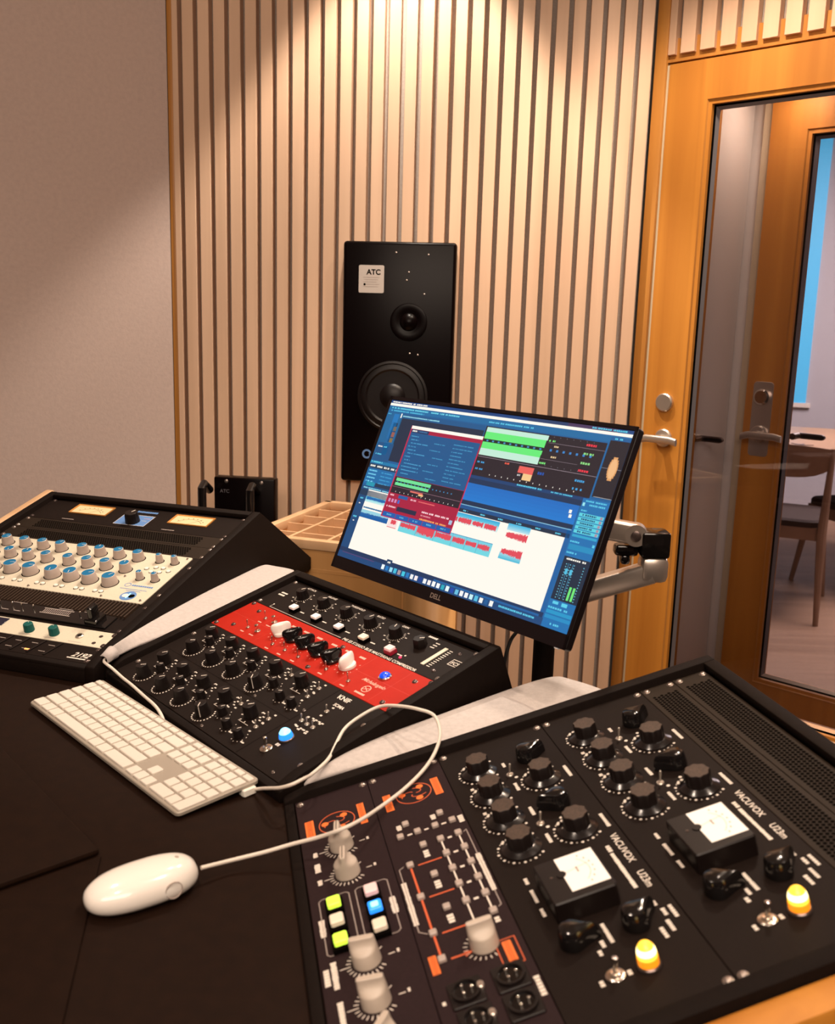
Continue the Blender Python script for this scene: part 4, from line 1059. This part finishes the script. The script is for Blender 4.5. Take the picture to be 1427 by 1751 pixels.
grad(0, 0, 527, 5.2, (6, 60, 120), (6, 70, 130)); R(410, 0, 500, 5.0, (70, 50, 90), 2); R(330, 0, 410, 5, (30, 60, 105), 2)
words(5, 1.4, 92, 2.6, WH); words(455, 1.2, 62, 2.6, CY)
R(0, 5.2, 527, 9.8, WH, 3)
R(0, 10, 527, 20, (10, 105, 160)); words(8, 12, 96, 2.8, (110, 215, 235)); words(112, 12, 70, 2.8, (110, 215, 235)); words(8, 17, 88, 2.6, (80, 190, 225))
words(252, 14, 95, 2.6, CY); R(250, 20, 488, 22, BL)
R(0, 22, 44, 110, (6, 98, 150)); grad(20, 24, 34, 100, (8, 120, 190), (6, 90, 140), 5, 2); words(3, 24, 8, 2, CY); R(38, 22, 41, 30, WH, 4)
R(42, 30, 248, 108, NV, 1); words(44, 25, 95, 2.4, (150, 220, 235)); R(42, 22, 248, 29.5, (8, 85, 138), 1)
R(26, 40, 38, 76, (6, 60, 100), 2)
R(30, 47, 38, 55, (110, 100, 90), 3); R(30, 57, 38, 66, (150, 90, 80), 3); R(30, 68, 38, 76, (130, 110, 70), 3)
R(2, 78, 46, 112, (6, 80, 132), 2); words(6, 84, 12, 2.6, WH); words(22, 84, 8, 2.6, CY); words(6, 98, 16, 2.6, CY)
R(0, 112, 82, 117, (8, 120, 170), 2); words(3, 113, 30, 2.4, (110, 220, 235)); R(0, 118, 82, 126, (14, 60, 90), 2)
for k in range(4): words(4+19*k, 120, 14, 3.4, WH)
R(0, 127, 82, 155, (8, 105, 165), 2)
for r_0 in range(4):
    words(5, 129+6.4*r_0, 22, 2.6, (120, 215, 245)); words(40, 130+6.4*r_0, 30, 2.2, (60, 160, 210))
R(10, 151, 32, 158, (20, 150, 175), 3); R(34, 151, 82, 158, (18, 50, 78), 3)
R(0, 159, 250, 166, (6, 70, 120), 1); words(6, 160.5, 72, 2.6, (140, 220, 240))
R(0, 166, 82, 176, (8, 50, 82), 2)
R(0, 176, 22, 272, (6, 70, 120), 1); words(7, 180, 8, 3, CY); words(5, 214, 10, 3, CY); words(8, 190, 4, 2, WH); words(8, 222, 4, 2, WH)
# main blue overview and its rulers (middle)
R(245, 103, 487, 112, (8, 60, 110), 1); R(250, 108, 487, 116, (6, 45, 82), 2); words(352, 103, 50, 2.6, CY); words(420, 104, 40, 2, CY)
grad(245, 116, 478, 144, (6, 105, 190), (8, 120, 205), 5, 1); R(463, 124, 468, 129, WH, 4); R(465, 130.5, 470, 135.5, WH, 4)
R(245, 144, 478, 151, (8, 42, 75), 2); R(245, 151, 478, 152.2, (130, 190, 220), 3); R(245, 152.2, 478, 158, (6, 80, 140), 2)
R(22, 176-7, 478, 176-0, (8, 100, 165), 1)
R(245, 158, 478, 164, (14, 40, 66), 2)
for k in range(6): words(262+38*k, 159.5, 10, 2.4, CY)
# cream canvas
R(22, 164, 471, 273, CR, 2)
R(471, 150, 480, 290, (8, 95, 160), 2)
def wave(x0, x1, yc, amp, c, l=6, grow=0, seed=0):
    random.seed(seed); n = max(6, int((x1-x0)/1.1)); w_ = (x1-x0)/n
    for k in range(n):
        a_m = amp*(random.uniform(.55, 1.0))*(1+grow*k/n)
        R(x0+k*w_, yc-a_m, x0+(k+1)*w_+.1, yc+a_m, c, l)
grad(22, 176, 82, 186, (60, 190, 225), (210, 240, 235), 4, 3); wave(24, 82, 179, 3.0, (10, 100, 170), 4, 0, 5); wave(24, 82, 196, 1.5, (30, 110, 160), 4, 0, 6)
R(22, 200, 98, 212, (150, 210, 225), 3); wave(22, 98, 209, 4.5, (10, 95, 165), 4, .0, 7); R(22, 210, 98, 214, (8, 90, 160), 4); R(22, 215, 98, 217, CR, 3)
grad(130, 200, 345, 220, (120, 205, 225), (110, 215, 225), 4, 3); R(130, 199, 345, 200, (60, 150, 190), 4)
grad(247, 165, 345, 172, (40, 165, 215), (100, 200, 225), 3, 3); grad(247, 172, 345, 181, (150, 220, 230), (225, 240, 235), 3, 3)
for x in (173, 217, 258, 289, 315): R(x, 199, x+.8, 220, (80, 170, 195), 4)
for k, (x0, x1, a_m) in enumerate(((107, 120, 4), (132, 170, 4.4), (175, 216, 8.2), (219, 256, 5.2), (260, 287, 4.8), (290, 313, 4), (316, 341, 4.4))): wave(x0, x1, 208, a_m, (225, 72, 88), 7, .1, 20+k)
for k, (x0, x1, a_m) in enumerate(((247, 256, 4.5), (258, 287, 5.0), (290, 313, 4), (316, 341, 4.4))): wave(x0, x1, 176, a_m, (225, 72, 88), 7, .1, 30+k)
R(100, 199, 124, 218, (250, 225, 222), 3); R(100, 217, 124, 218, (225, 72, 88), 5)
grad(362, 163, 407, 173, (60, 180, 225), (190, 225, 235), 4, 3); wave(364, 406, 180, 4.5, (225, 72, 88), 7, .5, 41)
grad(363, 206, 407, 217, (190, 225, 235), (70, 185, 215), 4, 3); wave(365, 406, 205, 4.5, (225, 72, 88), 7, .5, 42)
# bottom: scroll bar, dock and status
R(0, 272, 478, 279, (10, 50, 92), 3); R(0, 279, 480, 290, (6, 68, 120), 3); R(10, 279.5, 100, 281, (80, 60, 110), 4); R(250, 276, 471, 279, (8, 95, 160), 4)
R(130, 269, 144, 278, (10, 60, 100), 5); words(133, 272, 8, 3, WH, 6)
dk = [(240, 250, 250), (20, 120, 190), (150, 220, 240), (60, 190, 220), (170, 150, 155), (60, 200, 225), (20, 120, 190), (240, 240, 240), (250, 235, 235), (8, 60, 140), (245, 245, 245), (250, 240, 235), (250, 250, 245), (245, 250, 250), (30, 170, 190), (230, 250, 250), (8, 70, 170), (100, 190, 225), (245, 245, 245), (245, 245, 245), (200, 240, 245), (80, 190, 225), (245, 245, 240), (10, 90, 150), (245, 245, 240)]
for k, c in enumerate(dk): x = 122+10.6*k; R(x, 279.5+(.5 if k % 3 else 0), x+7.2, 287.5, c, 6); 
words(395, 281.5, 70, 3, CY)
# red plug-in window
R(76, 40, 252, 203, (215, 40, 90), 8); R(77, 40, 222, 45.5, WH, 10); R(222, 40, 251, 45.5, WH, 10); R(77.5, 45.5, 251, 202, RD, 9)
R(79, 46, 124, 52, (18, 50, 95), 10); words(82, 47.5, 12, 2.8, WH, 11); words(98, 47.5, 22, 2.4, (60, 120, 170), 11)
R(79.5, 52, 249.5, 131, (8, 84, 138), 10)
random.seed(9)
for k in range(12):
    words(84+2*(k % 3), 57+6.0*k, random.choice((14, 30, 44, 20)), 2.0, (70, 160, 205), 11)
    if k % 2: words(140+6*(k % 3), 58+6*k, 26, 1.8, (60, 150, 195), 11)
for k in range(11): words(192, 60+6.2*k, random.choice((38, 26, 46)), 1.9, (60, 150, 195), 11)
R(79.5, 131.5, 249.5, 160, BK, 10); R(84, 133, 172, 138.5, (110, 225, 150), 11); R(84, 141, 170, 146, (110, 225, 150), 11); R(84, 138.5, 170, 141, (14, 30, 30), 12)
for k in range(16): R(88+9*k, 139, 90.5+9*k, 141, (50, 130, 180), 13)
R(80, 148.5, 249, 149.1, (150, 110, 125), 12); R(128, 150, 160, 152.6, (225, 110, 100), 12); R(150, 152.6, 162, 155.5, (240, 190, 130), 12)
for k in range(14): R(92+11*k, 156, 93+11*k, 158, WH, 12)
words(82, 162, 10, 3, (250, 200, 205), 11); R(104, 161.5, 128, 167, (14, 90, 160), 11); words(136, 163, 14, 3, (250, 190, 200), 11); words(156, 163.5, 40, 2, (240, 110, 110), 11)
for k in range(4): R(82+8*k, 170, 87+8*k, 176, (210, 140, 190) if k < 3 else (60, 100, 200), 11)
words(82, 182, 26, 3, (250, 200, 210), 11); R(110, 181, 160, 188.5, (30, 34, 66), 11); words(172, 178, 66, 3, (255, 215, 220), 11); words(172, 184, 24, 2.4, (230, 150, 160), 11); words(172, 190, 64, 2.8, (250, 170, 100), 11); R(240, 181, 247, 188, (170, 190, 220), 11)
for k in range(5): R(79.5+34.2*k, 193.5, 112.5+34.2*k, 201.5, (10, 90, 170), 11); words(90+34*k, 196, 12, 2.6, (90, 180, 220), 12)
# level panel
R(250, 22, 490, 103, (30, 22, 34), 5)
R(253, 23.5, 382, 31, (195, 235, 215), 6); R(253, 31, 380, 42.5, (100, 235, 120), 6); R(253, 42.5, 380, 47.5, (18, 36, 36), 6); R(253, 47.5, 379, 54, (100, 235, 120), 6); R(253, 54, 378, 69, (195, 235, 215), 6); R(253, 54, 378, 58, (100, 235, 120), 7)
for k in range(10): R(260+12.4*k, 44, 264+12.4*k, 46.4, (60, 150, 200), 7)
for k in range(7): R(392+12.4*k, 43, 396+12.4*k, 46.4, (50, 130, 200), 7)
for k in range(7): R(392+12.4*k, 24, 393+12.4*k, 25, (130, 130, 140), 7); R(392+12.4*k, 68, 393+12.4*k, 69, (130, 130, 140), 7)
R(385, 33.5, 490, 34.1, (130, 115, 125), 6); R(253, 71.5, 490, 72.2, (150, 135, 145), 6); R(380, 59, 450, 59.5, (130, 115, 125), 6)
words(385, 29, 12, 3, (120, 230, 120), 7); words(380, 64, 12, 3, (120, 230, 120), 7); words(398, 37, 10, 2.8, (230, 200, 150), 7); words(398, 53, 10, 2.8, (230, 200, 150), 7)
for y, c in ((27, (240, 50, 70)), (40, (140, 220, 130)), (54, (140, 220, 130)), (65, (240, 50, 70)), (80, (60, 160, 220)), (92, (60, 160, 220))): words(455, y, 18, 3.4, c, 7)
words(256, 79, 16, 3, (60, 160, 220), 7); words(256, 90, 16, 3, (60, 160, 220), 7); words(314, 74, 9, 3, (235, 90, 70), 7)
R(345, 75.5, 375, 86, (236, 96, 88), 7); R(357, 86, 375, 96, (245, 200, 140), 7); words(346, 88, 6, 3, (200, 200, 200), 7); words(384, 79, 12, 4.5, (16, 80, 170), 7)
for k in range(14): R(290+13*k, 97, 291.2+13*k, 99, WH, 7)
# goniometer
R(490, 19, 492.5, 106, (10, 100, 160), 7); R(493, 12, 527, 100, (28, 24, 36), 6); R(493, 12, 527, 17, (8, 90, 150), 7); words(500, 13, 14, 2.6, CY, 8)
R(493, 57, 527, 57.6, (130, 130, 140), 7)
def blob(cx, cy, rx, ry, c, l):
    n = 9
    for k in range(n):
        y0 = cy-ry+2*ry*k/n; y1 = y0+2*ry/n; ym = (y0+y1)/2; w_ = rx*math.sqrt(max(.05, 1-((ym-cy)/ry)**2))
        R(cx-w_, y0, cx+w_, y1, c, l)
blob(512, 57, 8, 17, (225, 160, 100), 8); blob(512, 57, 6, 14, (240, 185, 130), 9); R(496, 99, 527, 99.6, (190, 190, 190), 8)
# right column
R(480, 104, 527, 290, (8, 110, 175), 5)
words(486, 106, 36, 2.4, CY, 6); R(482, 110, 486, 115, (150, 230, 240), 6); words(494, 111, 28, 2.6, CY, 6); words(483, 120, 10, 2.4, CY, 6)
for k in range(5): R(482, 125+6*k, 525, 129.8+6*k, (90, 210, 225), 6); words(488, 126+6*k, 24, 2.6, (10, 70, 120), 7); R(519, 125.6+6*k, 523, 129.4+6*k, (170, 140, 160), 7)
R(482, 156, 525, 159.5, (40, 165, 205), 6); words(482, 165, 16, 2.6, CY, 6); R(482, 170, 526, 178, (20, 140, 190), 6); words(482, 181, 18, 2.6, CY, 6); R(521, 165, 525, 169, CY, 6)
R(481, 188, 527, 250, (10, 36, 60), 6); words(486, 190, 34, 2.6, WH, 7)
for x in (488, 495, 502, 519): 
    for k in range(13): R(x, 198+4*k, x+1.6, 199.3+4*k, (110, 200, 225), 7)
R(492, 197, 492.8, 246, (60, 140, 180), 7); R(500, 197, 500.8, 246, (60, 140, 180), 7); R(490, 205, 494.5, 213, (80, 190, 225), 8); R(498, 205, 502.5, 213, (80, 190, 225), 8)
R(507, 228, 511, 247, (110, 230, 120), 8); R(513.5, 228, 517.5, 247, (110, 230, 120), 8)
R(487, 252, 497, 256, CY, 7); R(503, 252, 513, 257, (90, 210, 235), 7); words(482, 260, 34, 3, CY, 7); R(481, 265, 526, 270, (20, 150, 200), 7); R(481, 272, 526, 277, (20, 140, 195), 7); words(494, 282, 16, 3, CY, 7)
me = bpy.data.meshes.new('display'); me.from_pydata(ui_v, [], ui_f); me.materials.append(MT['display'])
ca = me.color_attributes.new('Col', 'FLOAT_COLOR', 'CORNER')
flat = []
for c in ui_c: flat += [c[0], c[1], c[2], 1.0]*4
ca.data.foreach_set('color', flat); link('display', me, mon)

# monitor arm -----------------------------------------------------------
arm = thing('jointed_arm', 'polished metal monitor arm with black joint on a black pole', 'monitor arm', Matrix.Translation((.218, 1.54, DZ)))
AI = Matrix.Translation((-.218, -1.54, -DZ))
def apart(name, b, bevel=0):
    me = b.mesh(name, bevel=bevel); me.transform(AI); return link(name, me, arm)
b = MB().use('housing'); b.lathe([(.018, .60), (.018, .905), (.015, .91)], 24, (.218, 1.54)); apart('pole', b)
b = MB().use('housing'); b.box(.190, .245, 1.40, 1.545, DZ-.075, DZ-.037); b.box(.190, .245, 1.40, 1.44, DZ+.002, DZ+.012); apart('desk_clamp', b, .003)
def bar(p0, p1, w0, h0, w1, h1, mt, n=8):
    b = MB().use(mt); p0, p1 = Vector(p0), Vector(p1); t = (p1-p0).normalized(); x = t.cross(Vector((0, 0, 1))).normalized(); y = x.cross(t)
    rr = []
    for k in range(n+1):
        f = k/n; p = p0.lerp(p1, f); w_ = w0+(w1-w0)*f; hh = h0+(h1-h0)*f; ring = []
        for i in range(20):
            a = 2*PI*i/20; c, s_ = math.cos(a), math.sin(a); sg = lambda q: 1 if q >= 0 else -1
            ring.append(tuple(p+x*w_*sg(c)*abs(c)**.3+y*hh*sg(s_)*abs(s_)**.3))
        rr.append(ring)
    return b.loft(rr)
b = bar((.218, 1.54, .872), (.376, 1.484, .944), .021, .017, .021, .017, 'brushed'); apart('lower_arm', b)
b = MB().use('brushed'); b.box(.354, .397, 1.464, 1.508, .928, .970); apart('elbow_sleeve', b, .010)
b = MB().use('gloss_black'); b.box(.352, .397, 1.466, 1.510, .968, 1.010); b.box(.315, .352, 1.486, 1.512, .966, .984); b.box(.325, .340, 1.486, 1.510, .952, .968); apart('elbow_joint', b, .005)
b = bar((.345, 1.485, 1.004), (.150, 1.528, 1.026), .012, .017, .012, .017, 'brushed')
for _k in (0,): b.tube([(.3425, 1.4725, 1.003), (.3475, 1.4975, 1.003)], .0175, 24)
apart('upper_arm', b)
b = MB().use('screw'); b.lathe([(.008, 0), (.008, .004), (.005, .005), (.0005, .005)], 18); me = b.mesh('pivot_bolt'); o = link('pivot_bolt', me, arm, Vector((.3425, 1.4722, 1.003))-Vector((.218, 1.54, DZ)), (PI/2, 0, rad(-12)))
b = MB().use('housing'); mc = MO+a_*.265-v_*.145-n_*.052
p1 = Vector((.150, 1.528, 1.020)); b.tube([tuple(mc-n_*.0), tuple(mc-n_*.03), tuple(p1)], .018, 14); apart('vesa_mount', b)
cb = thing('monitor_cable', 'thin black cable running from the monitor down to the middle bay', 'cable', Matrix.Translation((.15, 1.40, DZ)))
b = MB().use('cable_black'); pts = [(.155, 1.40, .93), (.165, 1.385, .895), (.155, 1.372, .878), (.142, 1.360, .862), (.135, 1.362, .82), (.14, 1.37, DZ+.006)]
def smooth(pts, n=6):
    P = [Vector(p) for p in pts]; o = []
    for i in range(len(P)-1):
        p0, p1, p2, p3 = P[max(i-1, 0)], P[i], P[i+1], P[min(i+2, len(P)-1)]
        for k in range(n):
            t = k/n; o.append(.5*((2*p1)+(-p0+p2)*t+(2*p0-5*p1+4*p2-p3)*t*t+(-p0+3*p1-3*p2+p3)*t**3))
    o.append(P[-1]); return [tuple(p) for p in o]
b.tube(smooth(pts), .0028, 8); me = b.mesh('cable_run'); me.transform(Matrix.Translation((-.15, -1.40, -DZ))); link('cable_run', me, cb)

# ------------------------------------------------------------------ keyboard
ky = rad(-46.631); kt = rad(3.2)
ka = Vector((math.cos(ky), math.sin(ky), 0)); kh = Vector((-math.sin(ky), math.cos(ky), 0)); kv = kh*math.cos(kt)+Vector((0, 0, math.sin(kt))); kn = ka.cross(kv)
KO = Vector((-.5621, 1.3314, .7595))
KMx = Matrix(((ka.x, kv.x, kn.x, KO.x), (ka.y, kv.y, kn.y, KO.y), (ka.z, kv.z, kn.z, KO.z), (0, 0, 0, 1)))
kb = thing('computer_keyboard', 'flat white aluminium keyboard with number pad lying on the leather desk', 'keyboard', KMx)
b = MB(.001).use('alu'); b.rbox(0, 430, 0, 114, -4.5, 0, 7, 1, 6); link('case', b.mesh('case'), kb)
b = MB(.001).use('alu'); b.box(20, 410, 92, 108, -12, -4.5); link('rear_foot', b.mesh('rear_foot', bevel=2), kb)
cells = []
PT = 19.05
def rowk(y, h, widths, x0): 
    x = x0
    for w_ in widths:
        if w_ > 0: cells.append((x+1.7, y+1.6, x+w_*PT-1.7, y+h-1.6))
        x += abs(w_)*PT
XM, XN, XP = 2.6, 2.6+15*PT+3.6, 2.6+18*PT+7.2
ys = [3+PT*k for k in range(5)]
rowk(ys[0], PT, [1.5, 1.25, 1.25, 5.0+.5, 1.25, 1.25, 1.5+1.5], XM); 
rowk(ys[1], PT, [2.25]+[1]*10+[2.75], XM); rowk(ys[2], PT, [1.75]+[1]*12+[1.25], XM)
rowk(ys[3], PT, [1.5]+[1]*13+[.5+0], XM); cells.pop(); 
cells[-1] = (cells[-1][0], cells[-1][1], XM+15*PT-1.1, cells[-1][3])
rowk(ys[4], PT, [1]*13+[2], XM)
rowk(ys[0], PT, [1, 1, 1], XN); rowk(ys[1], PT, [-1, 1], XN); rowk(ys[3], PT, [1]*3, XN); rowk(ys[4], PT, [1]*3, XN)
rowk(ys[0], PT, [2, 1], XP); cells.append((XP+3*PT+1.1, ys[0]+1.1, XP+4*PT-1.1, ys[2]-1.1)); rowk(ys[1], PT, [1]*3, XP)
for k in (2, 3, 4): rowk(ys[k], PT, [1]*4, XP)
YF = ys[4]+PT; HF = 11.5
rowk(YF, HF, [15/14]*14, XM); rowk(YF, HF, [1]*3, XN); rowk(YF, HF, [1]*4, XP)
far = sorted(cells, key=lambda c: -(c[1]*1.0)+c[0]*.3)   # the small far-left function keys
extra = far[:max(0, len(cells)-100)]
for c in cells:
    if c in extra: continue
    w_, h__ = c[2]-c[0], c[3]-c[1]
    me = cached(('key', round(w_, 1), round(h__, 1)), lambda: (lambda b: (b.rbox(-w_/2, w_/2, -h__/2, h__/2, 0, 2.6, 1.8, .7, 3), b.mesh('key'))[1])(MB(.001).use('key_white')))
    link('key', me, kb, ((c[0]+c[2])/2000, (c[1]+c[3])/2000, 0))
b = MB(.001).use('key_white')
for c in extra: b.rbox(c[0], c[2], c[1], c[3], 0, 2.6, 1.8, .7, 3)
if extra: tag(link('function_keys', b.mesh('function_keys'), kb), kind='stuff')
b = MB(.001).use('white_plastic'); b.rbox(421, 434, 88, 106, -13, -4.6, 2, 1); link('cable_plug', b.mesh('cable_plug'), kb)

# keyboard cable
kc = thing('keyboard_cable', 'thin white cable running from the rolled felt tip under the keyboard', 'cable', Matrix.Translation((-.43, 1.41, DZ)))
b = MB().use('cable_white'); b.tube(smooth([(-.4800, 1.462, .788), (-.4885, 1.444, .784), (-.4720, 1.438, .7720), (-.4495, 1.4146, .7670), (-.428, 1.3878, .7668), (-.3994, 1.350, .7660), (-.3722, 1.3141, .7653), (-.3560, 1.288, .762), (-.3470, 1.272, .7535)]), .0024, 10)
me = b.mesh('cable_run'); me.transform(Matrix.Translation((.43, -1.41, -DZ))); link('cable_run', me, kc)

# ------------------------------------------------------------------ mouse
mp = Vector((-.2635, .868, DZ+.004)); md = (Vector((-.2021, .9051, 0))-Vector((-.305, .832, 0))).normalized(); ms = Vector((-md.y, md.x, 0))
MX = Matrix(((md.x, ms.x, 0, mp.x), (md.y, ms.y, 0, mp.y), (0, 0, 1, mp.z), (0, 0, 0, 1)))
mo = thing('computer_mouse', 'glossy white oval mouse on the leather desk in the foreground', 'mouse', MX)
b = MB(.001).use('white_gloss'); rings = []
def mring(z, sx, sy):
    o = []
    for i in range(48):
        a = 2*PI*i/48; c, s_ = math.cos(a), math.sin(a); sg = lambda q: 1 if q >= 0 else -1
        o.append((57*sx*sg(c)*abs(c)**.82, 30*sy*sg(s_)*abs(s_)**.86, z+(1.5*c*sx if z > 20 else 0)))
    return o
for z, sx, sy in ((0, .84, .76), (2, .92, .88), (6, .985, .975), (11, 1, 1), (16, .985, .97), (21, .935, .90), (25, .85, .79), (28, .73, .64), (30.5, .55, .46), (32, .32, .26), (32.5, .05, .04)): rings.append(mring(z, sx, sy))
b.loft(rings); link('shell', b.mesh('shell', smooth=60), mo)
b = MB(.001).use('alu'); b.lathe([(2.6, 0), (2.2, 2.0), (.6, 3.0), (.02, 3.1)], 18); link('scroll_ball', b.mesh('scroll_ball'), mo, (.036, 0, .0285))
b = MB(.001).use('cream_knob'); b.ring(8.2, 8.9, -1.0, .5, 30); link('side_button', b.mesh('side_button'), mo, (.022, -.0288, .013), (PI/2, 0, 0))
b = MB().use('cable_white')
pts = [(-.2115, .898, .767), (-.2021, .9051, .766), (-.182, .9199, .764), (-.1505, .9300, .768), (-.1233, .9350, .7748), (-.0944, .9326, .7853), (-.0691, .9247, .800), (-.0498, .9480, .7990), (-.0321, .9850, .7935), (-.0067, 1.0213, .7968), (.0166, 1.0571, .8051), (.0304, 1.0839, .8166), (.0354, 1.1068, .8296), (.0285, 1.142, .8360), (.0083, 1.150, .8408), (-.0182, 1.1781, .8328), (-.0417, 1.1975, .8232), (-.0643, 1.192, .8133), (-.0856, 1.1711, .8031), (-.0953, 1.1359, .7950), (-.1021, 1.1077, .7890), (-.1175, 1.075, .786), (-.1235, 1.045, .795), (-.1357, 1.0337, .793), (-.150, 1.040, .785), (-.163, 1.055, .776), (-.1765, 1.075, .765), (-.188, 1.088, .757), (-.193, 1.092, .756)]
b.tube(smooth(pts), .0022, 10); me = b.mesh('cable'); me.transform(MX.inverted()); link('cable', me, mo)
